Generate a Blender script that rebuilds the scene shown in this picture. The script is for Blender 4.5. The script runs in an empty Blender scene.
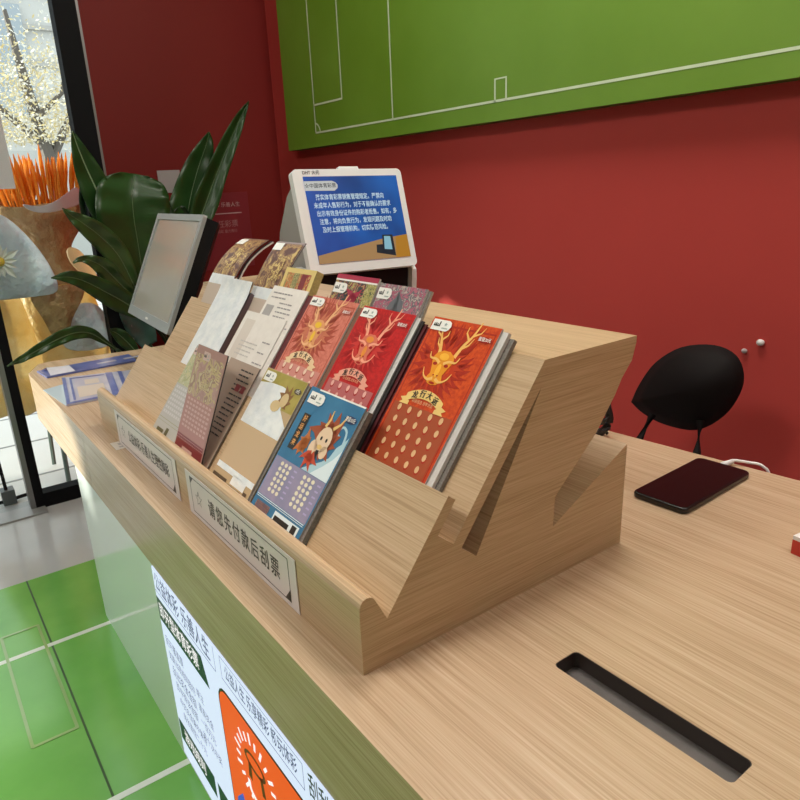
import bpy, bmesh, math, random
from mathutils import Vector, Matrix
random.seed(7)
C = bpy.context.scene.collection
SC = bpy.context.scene
PI = math.pi

# ------------------------------------------------------------------ camera model (800 x 800)
CM = Matrix(((0.81253, -0.58083, -0.04934), (-0.22204, -0.23013, -0.94749), (0.53897, 0.78082, -0.31596)))  # world -> camera (x right, y down, z forward)
F, CX, CY = 680.5, 383.46, 411.02
H = 0.941          # camera height
TOP = 0.521        # worktop height
CAM = Vector((0, 0, H))
def ray(px, py): return CM.transposed() @ Vector(((px - CX) / F, (py - CY) / F, 1))
def at(px, py, ax, val):
    d = ray(px, py); return CAM + d * ((val - CAM[ax]) / d[ax])

# ------------------------------------------------------------------ materials
MATS = {}
def mat(name, col, rough=0.5, metal=0.0, emit=None, es=1.0, coat=0.0, bump=None, var=None, spec=0.5, alpha=None):
    if name in MATS: return MATS[name]
    m = bpy.data.materials.new(name); m.use_nodes = True
    nt = m.node_tree; b = nt.nodes['Principled BSDF']
    b.inputs['Base Color'].default_value = (*col, 1); b.inputs['Roughness'].default_value = rough
    b.inputs['Metallic'].default_value = metal; b.inputs['Specular IOR Level'].default_value = spec
    b.inputs['Coat Weight'].default_value = coat; b.inputs['Coat Roughness'].default_value = 0.08
    if emit: b.inputs['Emission Color'].default_value = (*emit, 1); b.inputs['Emission Strength'].default_value = es
    if alpha is not None: b.inputs['Alpha'].default_value = alpha
    if bump or var:
        tc = nt.nodes.new('ShaderNodeTexCoord')
    if bump:
        n = nt.nodes.new('ShaderNodeTexNoise'); n.inputs['Scale'].default_value = bump[0]; n.inputs['Detail'].default_value = 4
        bp = nt.nodes.new('ShaderNodeBump'); bp.inputs['Strength'].default_value = bump[1]; bp.inputs['Distance'].default_value = bump[2] if len(bump) > 2 else 0.002
        nt.links.new(tc.outputs['Object'], n.inputs['Vector']); nt.links.new(n.outputs['Fac'], bp.inputs['Height']); nt.links.new(bp.outputs['Normal'], b.inputs['Normal'])
    if var:   # (scale, colour2)
        n = nt.nodes.new('ShaderNodeTexNoise'); n.inputs['Scale'].default_value = var[0]; n.inputs['Detail'].default_value = 5
        r = nt.nodes.new('ShaderNodeValToRGB'); r.color_ramp.elements[0].position = .35; r.color_ramp.elements[1].position = .65
        r.color_ramp.elements[0].color = (*col, 1); r.color_ramp.elements[1].color = (*var[1], 1)
        nt.links.new(tc.outputs['Object'], n.inputs['Vector']); nt.links.new(n.outputs['Fac'], r.inputs['Fac']); nt.links.new(r.outputs['Color'], b.inputs['Base Color'])
    MATS[name] = m; return m

def translucent(m, amount):
    nt = m.node_tree; b = nt.nodes['Principled BSDF']; o = nt.nodes['Material Output']; t = nt.nodes.new('ShaderNodeBsdfTranslucent'); x = nt.nodes.new('ShaderNodeMixShader'); x.inputs[0].default_value = amount
    src = b.inputs['Base Color'].links
    if src: nt.links.new(src[0].from_socket, t.inputs['Color'])
    else: t.inputs['Color'].default_value = b.inputs['Base Color'].default_value
    nt.links.new(b.outputs[0], x.inputs[1]); nt.links.new(t.outputs[0], x.inputs[2]); nt.links.new(x.outputs[0], o.inputs['Surface']); return m
def wood(name, scale, dark, mid, light, rough=0.38):
    m = bpy.data.materials.new(name); m.use_nodes = True; nt = m.node_tree; b = nt.nodes['Principled BSDF']
    tc = nt.nodes.new('ShaderNodeTexCoord'); mp = nt.nodes.new('ShaderNodeMapping'); mp.inputs['Scale'].default_value = scale
    n1 = nt.nodes.new('ShaderNodeTexNoise'); n1.inputs['Scale'].default_value = 1; n1.inputs['Detail'].default_value = 4; n1.inputs['Roughness'].default_value = .62
    mp2 = nt.nodes.new('ShaderNodeMapping'); mp2.inputs['Scale'].default_value = [c * .12 for c in scale]
    n2 = nt.nodes.new('ShaderNodeTexNoise'); n2.inputs['Scale'].default_value = 1; n2.inputs['Detail'].default_value = 3
    mx = nt.nodes.new('ShaderNodeMath'); mx.operation = 'MULTIPLY_ADD'; mx.inputs[1].default_value = .28
    nt.links.new(tc.outputs['Object'], mp.inputs['Vector']); nt.links.new(mp.outputs['Vector'], n1.inputs['Vector'])
    nt.links.new(tc.outputs['Object'], mp2.inputs['Vector']); nt.links.new(mp2.outputs['Vector'], n2.inputs['Vector'])
    s2 = nt.nodes.new('ShaderNodeMath'); s2.operation = 'MULTIPLY'; s2.inputs[1].default_value = .72
    nt.links.new(n1.outputs['Fac'], s2.inputs[0]); nt.links.new(n2.outputs['Fac'], mx.inputs[0]); nt.links.new(s2.outputs[0], mx.inputs[2])
    r = nt.nodes.new('ShaderNodeValToRGB'); e = r.color_ramp.elements
    e[0].position = .33; e[0].color = (*dark, 1); e[1].position = .69; e[1].color = (*light, 1); q = e.new(.49); q.color = (*mid, 1)
    nt.links.new(mx.outputs[0], r.inputs['Fac']); nt.links.new(r.outputs['Color'], b.inputs['Base Color'])
    bp = nt.nodes.new('ShaderNodeBump'); bp.inputs['Strength'].default_value = .18; bp.inputs['Distance'].default_value = .0006
    nt.links.new(n1.outputs['Fac'], bp.inputs['Height']); nt.links.new(bp.outputs['Normal'], b.inputs['Normal'])
    b.inputs['Roughness'].default_value = rough
    return m
WD, WM, WL = (.36, .235, .125), (.51, .355, .21), (.62, .46, .30)
W_Y = wood('rack_wood_lengthwise', (620, 7, 620), WD, WM, WL, .36)
W_X = wood('rack_wood_end', (9, 90, 560), (.36, .25, .125), (.51, .375, .21), (.62, .485, .30), .45)
TD, TM, TL_ = (.34, .225, .13), (.485, .345, .22), (.60, .455, .32)
W_TOP = wood('worktop_wood', (520, 6, 520), TD, TM, TL_, .27)

GLASS = bpy.data.materials.new('window_glass'); GLASS.use_nodes = True
nt = GLASS.node_tree; nt.nodes.clear()
_o = nt.nodes.new('ShaderNodeOutputMaterial'); _t = nt.nodes.new('ShaderNodeBsdfTransparent'); _g = nt.nodes.new('ShaderNodeBsdfGlossy'); _g.inputs['Roughness'].default_value = .02
_f = nt.nodes.new('ShaderNodeFresnel'); _f.inputs['IOR'].default_value = 1.3; _m = nt.nodes.new('ShaderNodeMixShader')
_t.inputs['Color'].default_value = (.93, .96, .95, 1)
_ge = nt.nodes.new('ShaderNodeNewGeometry'); _s1 = nt.nodes.new('ShaderNodeMath'); _s1.operation = 'SUBTRACT'; _s1.inputs[0].default_value = 1; _s2 = nt.nodes.new('ShaderNodeMath'); _s2.operation = 'MULTIPLY'   # only the entry face mirrors
nt.links.new(_ge.outputs['Backfacing'], _s1.inputs[1]); nt.links.new(_s1.outputs[0], _s2.inputs[0]); nt.links.new(_f.outputs[0], _s2.inputs[1]); nt.links.new(_s2.outputs[0], _m.inputs[0]); nt.links.new(_t.outputs[0], _m.inputs[1]); nt.links.new(_g.outputs[0], _m.inputs[2]); nt.links.new(_m.outputs[0], _o.inputs['Surface'])

# ------------------------------------------------------------------ object helpers
def link(o, parent=None):
    C.objects.link(o)
    if parent: o.parent = parent
    return o
def obj(name, bm, mats, parent=None, smooth=False, M=None):
    me = bpy.data.meshes.new(name); bmesh.ops.recalc_face_normals(bm, faces=bm.faces); bm.to_mesh(me); bm.free()
    for m in (mats if isinstance(mats, (list, tuple)) else [mats]): me.materials.append(m)
    if smooth:
        for p in me.polygons: p.use_smooth = True
    o = bpy.data.objects.new(name, me); link(o, parent)
    if M is not None: o.matrix_world = M
    return o
def tag(o, label, cat, group=None):
    o['label'] = label; o['category'] = cat
    if group: o['group'] = group
    return o
def struct(o): o['kind'] = 'structure'; return o
def empty(name, M=None, parent=None):
    o = bpy.data.objects.new(name, None); o.empty_display_size = .05; link(o, parent)
    if M is not None: o.matrix_world = M
    return o
def thing(name, label, cat, M=None, group=None): return tag(empty(name, M), label, cat, group)
def BM(): return bmesh.new()
def box(bm, a, b):
    x0, y0, z0 = a; x1, y1, z1 = b
    v = [bm.verts.new(p) for p in ((x0, y0, z0), (x1, y0, z0), (x1, y1, z0), (x0, y1, z0), (x0, y0, z1), (x1, y0, z1), (x1, y1, z1), (x0, y1, z1))]
    for f in ((0, 3, 2, 1), (4, 5, 6, 7), (0, 1, 5, 4), (1, 2, 6, 5), (2, 3, 7, 6), (3, 0, 4, 7)): bm.faces.new([v[i] for i in f])
    return bm
def boxo(name, a, b, m, parent=None, bev=0):
    bm = box(BM(), a, b)
    if bev: bmesh.ops.bevel(bm, geom=bm.edges[:], offset=bev, segments=2, affect='EDGES', profile=.7)
    return obj(name, bm, m, parent)
def extrude_poly(bm, pts, f):
    """closed polygon pts; f(p, k) gives the 3D point for k = 0 / 1"""
    n = len(pts); a = [bm.verts.new(f(p, 0)) for p in pts]; b = [bm.verts.new(f(p, 1)) for p in pts]
    bm.faces.new(a); bm.faces.new(b[::-1])
    for i in range(n): j = (i + 1) % n; bm.faces.new((a[i], b[i], b[j], a[j]))
    return bm
def slab(outline, holes, z0, z1):
    bm = BM(); es = []
    for loop in [outline] + holes:
        vs = [bm.verts.new((x, y, z1)) for x, y in loop]
        es += [bm.edges.new((vs[i], vs[(i + 1) % len(vs)])) for i in range(len(vs))]
    bmesh.ops.triangle_fill(bm, use_beauty=True, use_dissolve=False, edges=es)
    r = bmesh.ops.extrude_face_region(bm, geom=bm.faces[:])
    for v in r['geom']:
        if isinstance(v, bmesh.types.BMVert): v.co.z = z0
    return bm
def rrect(x0, y0, x1, y1, r, n=4):
    p = []
    for cx, cy, a in ((x1 - r, y1 - r, 0), (x0 + r, y1 - r, 90), (x0 + r, y0 + r, 180), (x1 - r, y0 + r, 270)):
        for k in range(n + 1):
            t = math.radians(a + 90 * k / n); p.append((cx + r * math.cos(t), cy + r * math.sin(t)))
    return p
def tube(bm, pts, r, n=8, cap=True):
    pts = [Vector(p) for p in pts]; rs = r if isinstance(r, (list, tuple)) else [r] * len(pts); rings = []
    for i, p in enumerate(pts):
        t = (pts[min(i + 1, len(pts) - 1)] - pts[max(i - 1, 0)]).normalized()
        u = t.cross(Vector((0, 0, 1)) if abs(t.z) < .95 else Vector((1, 0, 0))).normalized(); w = t.cross(u)
        rings.append([bm.verts.new(p + (u * math.cos(2 * PI * k / n) + w * math.sin(2 * PI * k / n)) * rs[i]) for k in range(n)])
    for a, b in zip(rings, rings[1:]):
        for k in range(n): bm.faces.new((a[k], a[(k + 1) % n], b[(k + 1) % n], b[k]))
    if cap: bm.faces.new(rings[0][::-1]); bm.faces.new(rings[-1])
    return bm
def catmull(P, n=6):
    out = []
    for i in range(len(P) - 1):
        p0, p1, p2, p3 = P[max(i - 1, 0)], P[i], P[i + 1], P[min(i + 2, len(P) - 1)]
        for k in range(n):
            t = k / n
            out.append(tuple(.5 * ((2 * b) + (-a + c) * t + (2 * a - 5 * b + 4 * c - d) * t * t + (-a + 3 * b - 3 * c + d) * t ** 3) for a, b, c, d in zip(p0, p1, p2, p3)))
    out.append(tuple(P[-1])); return out
def grid(bm, rows):
    V = [[bm.verts.new(p) for p in r] for r in rows]
    for a, b in zip(V, V[1:]):
        for i in range(len(a) - 1): bm.faces.new((a[i], a[i + 1], b[i + 1], b[i]))
    return bm
# flat printing: polygons given in a thing's own x,y, laid at height z above its face
def ell(cx, cy, rx, ry=None, n=14, rot=0):
    ry = ry or rx; c, s = math.cos(rot), math.sin(rot)
    return [(cx + rx * math.cos(2 * PI * k / n) * c - ry * math.sin(2 * PI * k / n) * s, cy + rx * math.cos(2 * PI * k / n) * s + ry * math.sin(2 * PI * k / n) * c) for k in range(n)]
def rc(x0, y0, x1, y1): return [(x0, y0), (x1, y0), (x1, y1), (x0, y1)]
def stroke(pts, w0, w1=None):
    """list of quads along a polyline, width w0 to w1"""
    w1 = w0 if w1 is None else w1; q = []; n = len(pts); L = []
    for i, p in enumerate(pts):
        a = pts[max(i - 1, 0)]; b = pts[min(i + 1, n - 1)]; dx, dy = b[0] - a[0], b[1] - a[1]; l = math.hypot(dx, dy) or 1
        w = (w0 + (w1 - w0) * i / (n - 1)) / 2; L.append(((p[0] - dy / l * w, p[1] + dx / l * w), (p[0] + dy / l * w, p[1] - dx / l * w)))
    for (a, b), (c, d) in zip(L, L[1:]): q.append([a, b, d, c])
    return q
def art(name, polys, m, parent, z, fz=None):
    bm = BM()
    for p in polys:
        try: bm.faces.new([bm.verts.new((x, y, z + (fz(x, y) if fz else 0))) for x, y in p])
        except ValueError: pass
    me = bpy.data.meshes.new(name); bm.normal_update()
    for f in bm.faces:
        if f.normal.z < 0: f.normal_flip()
    bm.to_mesh(me); bm.free(); me.materials.append(m)
    return link(bpy.data.objects.new(name, me), parent)
def text(name, body, size, m, parent, x, y, z, align='CENTER', bold=0.0, sx=1.0, rot=0.0, line=1.0, space=1.0):
    cu = bpy.data.curves.new('lettering', 'FONT'); cu.body = body; cu.size = 1; cu.align_x = align; cu.align_y = 'CENTER'; cu.offset = min(bold, .01); cu.space_line = line
    cu.resolution_u = 2; cu.space_character = space
    o = bpy.data.objects.new('lettering', cu); C.objects.link(o)
    dg = bpy.context.evaluated_depsgraph_get(); me = bpy.data.meshes.new_from_object(o.evaluated_get(dg))
    bpy.data.objects.remove(o); bpy.data.curves.remove(cu)
    c, s = math.cos(rot), math.sin(rot)
    for v in me.vertices:
        a, b = v.co.x * sx * size, v.co.y * size; v.co = (x + a * c - b * s, y + a * s + b * c, z)
    me.materials.clear(); me.materials.append(m); me.name = name
    return link(bpy.data.objects.new(name, me), parent)
def frame(o, x, y, z):   # matrix from origin and axes
    M = Matrix.Identity(4)
    for i, a in enumerate((x, y, z)):
        a = Vector(a).normalized()
        for k in range(3): M[k][i] = a[k]
    for k in range(3): M[k][3] = o[k]
    return M

# common paints
WHITE = mat('white_print', (.85, .84, .80), .35); BLACK = mat('black_print', (.015, .012, .012), .4)
INK = mat('ink', (.05, .045, .06), .5); PAPER = mat('paper', (.70, .66, .61), .55, var=(60, (.75, .71, .66)))

# ================================================================== SETTING
WALLRED = mat('red_wall_shaded', (.19, .0155, .0125), .55, var=(1.6, (.21, .018, .0145)), bump=(220, .06, .001), spec=.22)  # same red as the back wall, darkened for the weaker light here
XB, YL, YW = 1.42, 2.735, 2.293
WALLB = mat('red_wall_lit', (.46, .056, .047), .55, var=(1.6, (.51, .064, .054)), bump=(220, .06, .001), spec=.2)  # same red as the left wall, brightened for the stronger light here
struct(boxo('wall_back', (XB, -2.4, 0), (XB + .1, YL + .1, 2.4), WALLB))
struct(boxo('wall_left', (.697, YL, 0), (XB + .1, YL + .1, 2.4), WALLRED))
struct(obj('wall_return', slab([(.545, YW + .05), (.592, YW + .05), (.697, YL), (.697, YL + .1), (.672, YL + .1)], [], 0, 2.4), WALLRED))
OFFW = mat('plain_side_wall', (.30, .20, .17), .6)
struct(boxo('wall_right', (-2.6, -2.5, 0), (XB + .1, -2.4, 2.4), OFFW))
struct(boxo('wall_front', (-2.7, -2.5, 0), (-2.6, YW, 2.4), OFFW))
struct(boxo('ceiling', (-2.7, -2.5, 2.4), (XB + .1, YL + .1, 2.5), mat('ceiling_white', (.75, .74, .72), .7)))
# floor: grey stone tiles
fm = mat('grey_floor_tile', (.47, .48, .475), .14, var=(3.0, (.54, .55, .545)))
fl = struct(obj('floor', slab([(-2.7, -2.5), (XB + .1, -2.5), (XB + .1, YL + .1), (.66, YL + .1), (.545, YW + .09), (-2.7, YW + .09)], [], -.05, 0), fm))
# glazed front
FR = mat('black_window_frame', (.006, .006, .007), .6, spec=.08)
FRG = mat('grey_frame_edge', (.22, .22, .22), .35, .6)
win = struct(empty('window_1'))
boxo('frame_post', (.205, YW, 0), (.232, YW + .05, 2.2), FR, win)
boxo('frame_post', (.527, YW, 0), (.590, YW + .05, 2.2), FR, win)
boxo('frame_edge', (.590, YW, .0), (.597, YW + .05, 2.2), FRG, win)
boxo('bottom_rail', (.232, YW, 0), (.527, YW + .05, .048), FR, win)
boxo('top_rail', (.232, YW, 2.15), (.527, YW + .05, 2.2), FR, win)
boxo('glass_pane', (.232, YW + .02, .048), (.527, YW + .026, 2.15), GLASS, win)
door = struct(empty('door_1'))
boxo('frame_edge', (.190, YW, 0), (.205, YW + .05, 2.2), FRG, door)
boxo('glass_pane', (-2.12, YW + .02, .012), (.188, YW + .028, 2.15), GLASS, door)
boxo('top_rail', (-2.6, YW, 2.15), (.205, YW + .05, 2.2), FR, door)
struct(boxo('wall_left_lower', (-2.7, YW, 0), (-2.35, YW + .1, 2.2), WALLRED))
win2 = struct(empty('window_2'))
boxo('frame_post', (-2.16, YW, 0), (-2.12, YW + .05, 2.15), FR, win2)
boxo('glass_pane', (-2.35, YW + .02, .0), (-2.16, YW + .026, 2.15), GLASS, win2)
BLIND = translucent(mat('sun_block_cloth', (.70, .68, .64), .8), .55)
tag(boxo('sun_block_blind', (-2.33, YW - .03, .805), (.188, YW - .024, 2.16), BLIND), 'added unseen pale blind that limits sun through the upper glass door', 'blind')  # added out of view, stops sun reaching the back wall and monitor
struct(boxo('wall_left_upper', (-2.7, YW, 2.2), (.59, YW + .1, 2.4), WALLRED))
struct(boxo('trim_1', (-2.12, YW - .05, 0), (.23, YW + .08, .006), mat('steel_threshold', (.35, .35, .34), .35, .3)))

# football pitch floor graphic
gm = mat('green_floor_film', (.14, .40, .075), .16, var=(5, (.19, .48, .10)), bump=(9, .10, .004))
decal = tag(boxo('floor_graphic', (-2.0, -2.0, 0), (.9, 1.83, .003), gm), 'green football pitch floor graphic in front of the white counter, with white lines', 'floor graphic')
LINE = mat('pitch_line_white', (.72, .78, .70), .25)
for y in (1.498, .985, .47, -.04):
    boxo('pitch_line', (-2.0, y - .0065, .003), (.9, y + .0065, .0036), LINE, decal)
JN = mat('dark_joint', (.045, .10, .03), .5)
b = BM(); box(b, (.100, .2, .003), (.104, 1.83, .0033)); box(b, (-.62, .2, .003), (-.617, 1.83, .0033)); obj('film_seam', b, JN, decal)
TAPE = mat('clear_tape', (.22, .36, .13), .08)
tag(obj('tape_strip', slab(rrect(.01, 1.19, .093, 1.60, .004), [rrect(.016, 1.197, .087, 1.593, .003)], .0037, .0042), mat('clear_tape_edge', (.30, .46, .18), .06)), 'shiny worn outline of clear tape stuck on the green floor graphic', 'tape')

# ================================================================== OUTSIDE
ground = struct(boxo('pavement', (-8, YW + .092, -.06), (9, 26, -.006), mat('pale_paving', (.72, .72, .69), .6, var=(1.5, (.66, .66, .63)))))
JG = mat('paving_joint', (.30, .31, .30), .7)
b = BM()
for k in range(12): box(b, (-6, 2.62 + .42 * k, -.006), (6, 2.632 + .42 * k, -.0045))
for k in range(10): box(b, (-2.2 + .55 * k, 2.4, -.006), (-2.19 + .55 * k, 8, -.0044))
obj('paving_joints', b, JG, ground)
FAC = mat('pale_stone', (.62, .61, .57), .7, var=(2, (.60, .58, .53)))
bd = tag(empty('building', Matrix.Translation((4, 20, 0))), 'pale stone building across the street behind the yellow tree', 'building')
def bwd(name, a, bb, m): boxo(name, [a[0] - 4, a[1] - 20, a[2]], [bb[0] - 4, bb[1] - 20, bb[2]], m, bd)
bwd('wall', (-6, 20, 0), (16, 26, 9), FAC)
for k in range(7): bwd('stone_course', (-6, 19.85, .9 + k * .8), (16, 20, 1.0 + k * .8), mat('stone_course', (.44, .42, .38), .7))
for k in range(9): bwd('window', (-4 + 2.2 * k, 19.8, 3.0), (-2.8 + 2.2 * k, 20.02, 5.4), mat('far_glass', (.36, .40, .42), .15))
kb = tag(boxo('low_wall', (-3, 11, 0), (9, 11.5, 1.62), mat('kerb_wall', (.50, .50, .46), .7)), 'low pale boundary wall beyond the pavement, under the tree', 'wall')
# tree
tr = tag(empty('tree', Matrix.Translation((1.45, 7.6, 0))), 'tree with pale yellow autumn leaves outside the window', 'tree')
b = BM(); tube(b, [(-.05, 0, 0), (0, 0, .7), (.02, 0, 1.35), (-.05, .02, 1.9), (-.12, 0, 2.6)], [.09, .075, .065, .05, .02]); tube(b, [(.02, 0, 1.3), (.25, .05, 1.65), (.5, 0, 2.2)], [.05, .035, .012]); tube(b, [(0, 0, 1.45), (-.3, -.02, 1.75), (-.6, 0, 2.1)], [.04, .03, .01])
tube(b, [(-.02, 0, 1.7), (.2, -.2, 1.9), (.3, -.3, 2.3)], [.03, .02, .008])
obj('trunk', b, mat('tree_bark', (.13, .115, .10), .8), tr)
def leafcloud(n, seed, spread, zc):
    rnd = random.Random(seed); b = BM()
    for _ in range(n):
        x, y, z = rnd.gauss(0, spread), rnd.gauss(0, spread * .7), zc + rnd.gauss(0, .34)
        if z < 1.46: z = 1.46 + rnd.random() * .25
        s = .009 + rnd.random() * .016; u = Vector((rnd.gauss(0, 1), rnd.gauss(0, 1), rnd.gauss(0, 1))).normalized(); w = u.orthogonal().normalized(); p = Vector((x, y, z))
        b.faces.new([b.verts.new(p + q) for q in (-u * s, w * s * .6, u * s, -w * s * .6)])
    return b
obj('foliage', leafcloud(3600, 3, .55, 1.85), mat('yellow_leaf', (.66, .54, .26), .4), tr)['kind'] = 'stuff'
obj('pale_foliage', leafcloud(4500, 5, .55, 1.80), mat('cream_leaf', (.74, .70, .58), .35), tr)['kind'] = 'stuff'

tag(boxo('sun_block_board', (-.36, YW + .1, .25), (-.30, YW + .42, 2.36), mat('sun_board_grey', (.40, .38, .36), .6)), 'added unseen upright board that blocks sun to the window beside the door', 'sign')  # added out of view, keeps low sun from entering through the window
pb = tag(empty('sun_block_planter', Matrix.Translation((-2.45, YW + .6, 0))), 'added unseen low box with greenery that blocks sun to the counter panel', 'sun_block_planter')  # added out of view to keep low sun off the white counter panel
boxo('sun_block_box', (-.18, -.45, -.006), (.18, .75, .45), mat('sun_block_grey', (.30, .30, .29), .7), pb)
boxo('sun_block_hedge', (-.16, -.43, .45), (.16, .73, .73), mat('sun_block_green', (.05, .11, .03), .7, bump=(30, 1, .03), var=(25, (.09, .17, .05))), pb, .02)
# congratulation bouquets on easels outside the glass
ORANGE = mat('orange_wheat', (.86, .33, .02), .6, var=(40, (.92, .52, .08)))
KRAFT = mat('kraft_paper', (.42, .25, .11), .38, var=(14, (.54, .35, .17)), bump=(22, .9, .03))
GOLD = mat('gold_paper', (.80, .60, .26), .35, var=(10, (.86, .72, .42)), bump=(18, .9, .03))
BLUEP = mat('pale_blue_wrap', (.60, .69, .75), .3, var=(12, (.76, .83, .87)), bump=(16, 1.0, .035))
CREAM = mat('cream_paper', (.78, .66, .46), .45, bump=(20, .4, .01))
for _m, _a in ((ORANGE, .45), (GOLD, .4), (CREAM, .5), (BLUEP, .35), (KRAFT, .15)): translucent(_m, _a)
EAR = None
def wheat_ear():
    b = BM(); pts = [(0, 0, 0), (0, 0, .10), (0, 0, .16), (0, 0, .21), (0, 0, .25)]
    tube(b, pts, [.0030, .0042, .0085, .0070, .0012], 6); return b
def sheet(name, outline_rows, m, parent):
    """outline_rows: list of rows (lists of world points) -> smooth sheet with thickness"""
    b = grid(BM(), outline_rows); o = obj(name, b, m, parent, True)
    sm = o.modifiers.new('t', 'SOLIDIFY'); sm.thickness = .0012
    sb = o.modifiers.new('s', 'SUBSURF'); sb.levels = 2; sb.render_levels = 2
    return o
def cone_rows(cx, cy, zs, rs, a0, a1, n=9, wob=.0, seed=1):
    rnd = random.Random(seed); R = []
    for z, r in zip(zs, rs):
        R.append([(cx + (r + rnd.uniform(-wob, wob)) * math.cos(math.radians(a0 + (a1 - a0) * k / (n - 1))), cy + (r * .55 + rnd.uniform(-wob, wob)) * math.sin(math.radians(a0 + (a1 - a0) * k / (n - 1))), z + rnd.uniform(-wob, wob)) for k in range(n)])
    return R
EASEL = mat('grey_green_easel', (.12, .16, .14), .5)
def bouquet(name, label, cx, cy, w, seed, zs, ears=True):
    global EAR
    t = thing(name, label, 'bouquet', Matrix.Translation((0, 0, 0)), 'bouquets outside the glass')
    rnd = random.Random(seed)
    if ears:
        for k in range(100):
            a = rnd.uniform(-1, 1); d = rnd.uniform(-.5, .5)
            base = Vector((cx + a * w * .42, cy + d * .10, zs + rnd.uniform(-.035, .035) - abs(a) * .03))
            M = Matrix.Translation(base) @ Matrix.Rotation(a * .30, 4, 'Y') @ Matrix.Rotation(-d * .5, 4, 'X') @ Matrix.Scale(.62 + rnd.random() * .22, 4)
            if EAR is None:
                EAR = obj('wheat_ear', wheat_ear(), ORANGE, t); EAR.matrix_world = M
            else:
                o = EAR.copy(); link(o, t); o.matrix_world = M
    return t
B1 = bouquet('wheat_bouquet', 'orange wheat bouquet in kraft and gold paper with a pinched waist, beside the window post', .47, 2.70, .40, 3, .905)
sheet('kraft_wrap', cone_rows(.46, 2.66, [.935, .90, .84, .78, .73, .66], [.185, .165, .10, .055, .075, .12], 180, 360, 11, .010, 4), KRAFT, B1)
sheet('back_wrap', cone_rows(.46, 2.70, [.95, .90, .84, .78], [.20, .16, .10, .06], 0, 180, 9, .008, 6), KRAFT, B1)
sheet('collar_paper', [[(.375, 2.52, .945), (.42, 2.53, .925), (.47, 2.52, .935), (.52, 2.53, .965), (.57, 2.54, 1.0)], [(.385, 2.53, .925), (.42, 2.53, .905), (.47, 2.52, .905), (.52, 2.53, .915), (.575, 2.54, .925)]], mat('mauve_paper', (.55, .52, .55), .4), B1)
sheet('gold_skirt', cone_rows(.45, 2.68, [.745, .66, .55, .42, .33], [.07, .11, .145, .165, .16], 165, 375, 13, .012, 8), GOLD, B1)
sheet('skirt_panel', [[(.43, 2.56, .60), (.50, 2.55, .605), (.57, 2.57, .60)], [(.42, 2.53, .52), (.50, 2.52, .51), (.60, 2.55, .50)], [(.40, 2.52, .45), (.50, 2.51, .43), (.61, 2.54, .44)]], BLUEP, B1)
sheet('brown_fold', [[(.335, 2.52, .655), (.42, 2.50, .675), (.53, 2.52, .68)], [(.345, 2.51, .625), (.43, 2.49, .615), (.52, 2.51, .63)], [(.375, 2.51, .555), (.42, 2.50, .545), (.45, 2.51, .55)], [(.385, 2.52, .50), (.42, 2.51, .49), (.45, 2.52, .50)]], KRAFT, B1)
sheet('cream_flap', [[(.485, 2.54, .80), (.53, 2.54, .79), (.555, 2.55, .74)], [(.485, 2.54, .745), (.53, 2.53, .735), (.575, 2.55, .69)], [(.52, 2.54, .70), (.56, 2.54, .66), (.61, 2.56, .60)]], CREAM, B1)
B2 = bouquet('wheat_bouquet', 'bouquet in pale blue wrapping paper with a white flower, half hidden by the door post', .36, 2.86, .26, 9, .90)
sheet('blue_wrap', [[(.17, 2.47, .955), (.25, 2.45, .95), (.30, 2.46, .915), (.33, 2.48, .90)], [(.14, 2.45, .85), (.24, 2.42, .84), (.34, 2.44, .82), (.40, 2.47, .80)], [(.14, 2.45, .75), (.24, 2.42, .73), (.36, 2.44, .715), (.435, 2.47, .70)], [(.16, 2.46, .665), (.25, 2.44, .65), (.36, 2.46, .65), (.435, 2.48, .645)]], BLUEP, B2)
sheet('collar_paper', [[(.13, 2.50, 1.0), (.22, 2.47, .985), (.30, 2.48, .955)], [(.13, 2.50, .95), (.22, 2.46, .93), (.315, 2.48, .925)]], mat('mauve_paper', (.55, .52, .55), .4), B2)
sheet('gold_skirt', cone_rows(.215, 2.58, [.72, .62, .50, .36, .26], [.08, .11, .13, .15, .15], 170, 370, 13, .014, 18), GOLD, B2)
fl_ = empty('white_flower', None, B2)
b = BM()
for k in range(13):
    a = 2 * PI * k / 13; r = .05 + .016 * (k % 2); cx_, cz_ = .268, .775
    b.faces.new([b.verts.new(p) for p in ((cx_, 2.405, cz_), (cx_ + r * .6 * math.cos(a - .25), 2.395, cz_ + r * .6 * math.sin(a - .25)), (cx_ + r * math.cos(a), 2.40, cz_ + r * math.sin(a)), (cx_ + r * .6 * math.cos(a + .25), 2.395, cz_ + r * .6 * math.sin(a + .25)))])
obj('petals', b, mat('white_petal', (.85, .85, .82), .5), fl_)
b = BM(); bmesh.ops.create_uvsphere(b, u_segments=8, v_segments=6, radius=.014, matrix=Matrix.Translation((.268, 2.395, .775))); obj('flower_centre', b, mat('yellow_centre', (.8, .55, .06), .5), fl_)
tg = tag(boxo('white_card', (.285, 2.52, .985), (.372, 2.523, 1.21), mat('white_card', (.80, .78, .82), .5)), 'tall white greeting card standing in the orange wheat', 'card')
tg.rotation_euler = (0, 0, 0)
ez = thing('easel', 'thin grey-green easel legs under the bouquets on the pavement', 'easel')
for pts in ([(.40, 2.86, .75), (.33, 2.68, 0)], [(.42, 2.88, .75), (.337, 2.46, 0)], [(.50, 2.78, .75), (.56, 2.70, 0)], [(.46, 2.80, .75), (.44, 3.1, 0)]):
    obj('leg', tube(BM(), pts, .008, 6), EASEL, ez)
boxo('shelf_bar', (.30, 2.68, .30), (.60, 2.70, .32), EASEL, ez)
ez2 = thing('floor_stand', 'thin black rod stand with a clamp foot outside the glass door', 'stand')
pa = at(12, 508, 2, 0)
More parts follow.
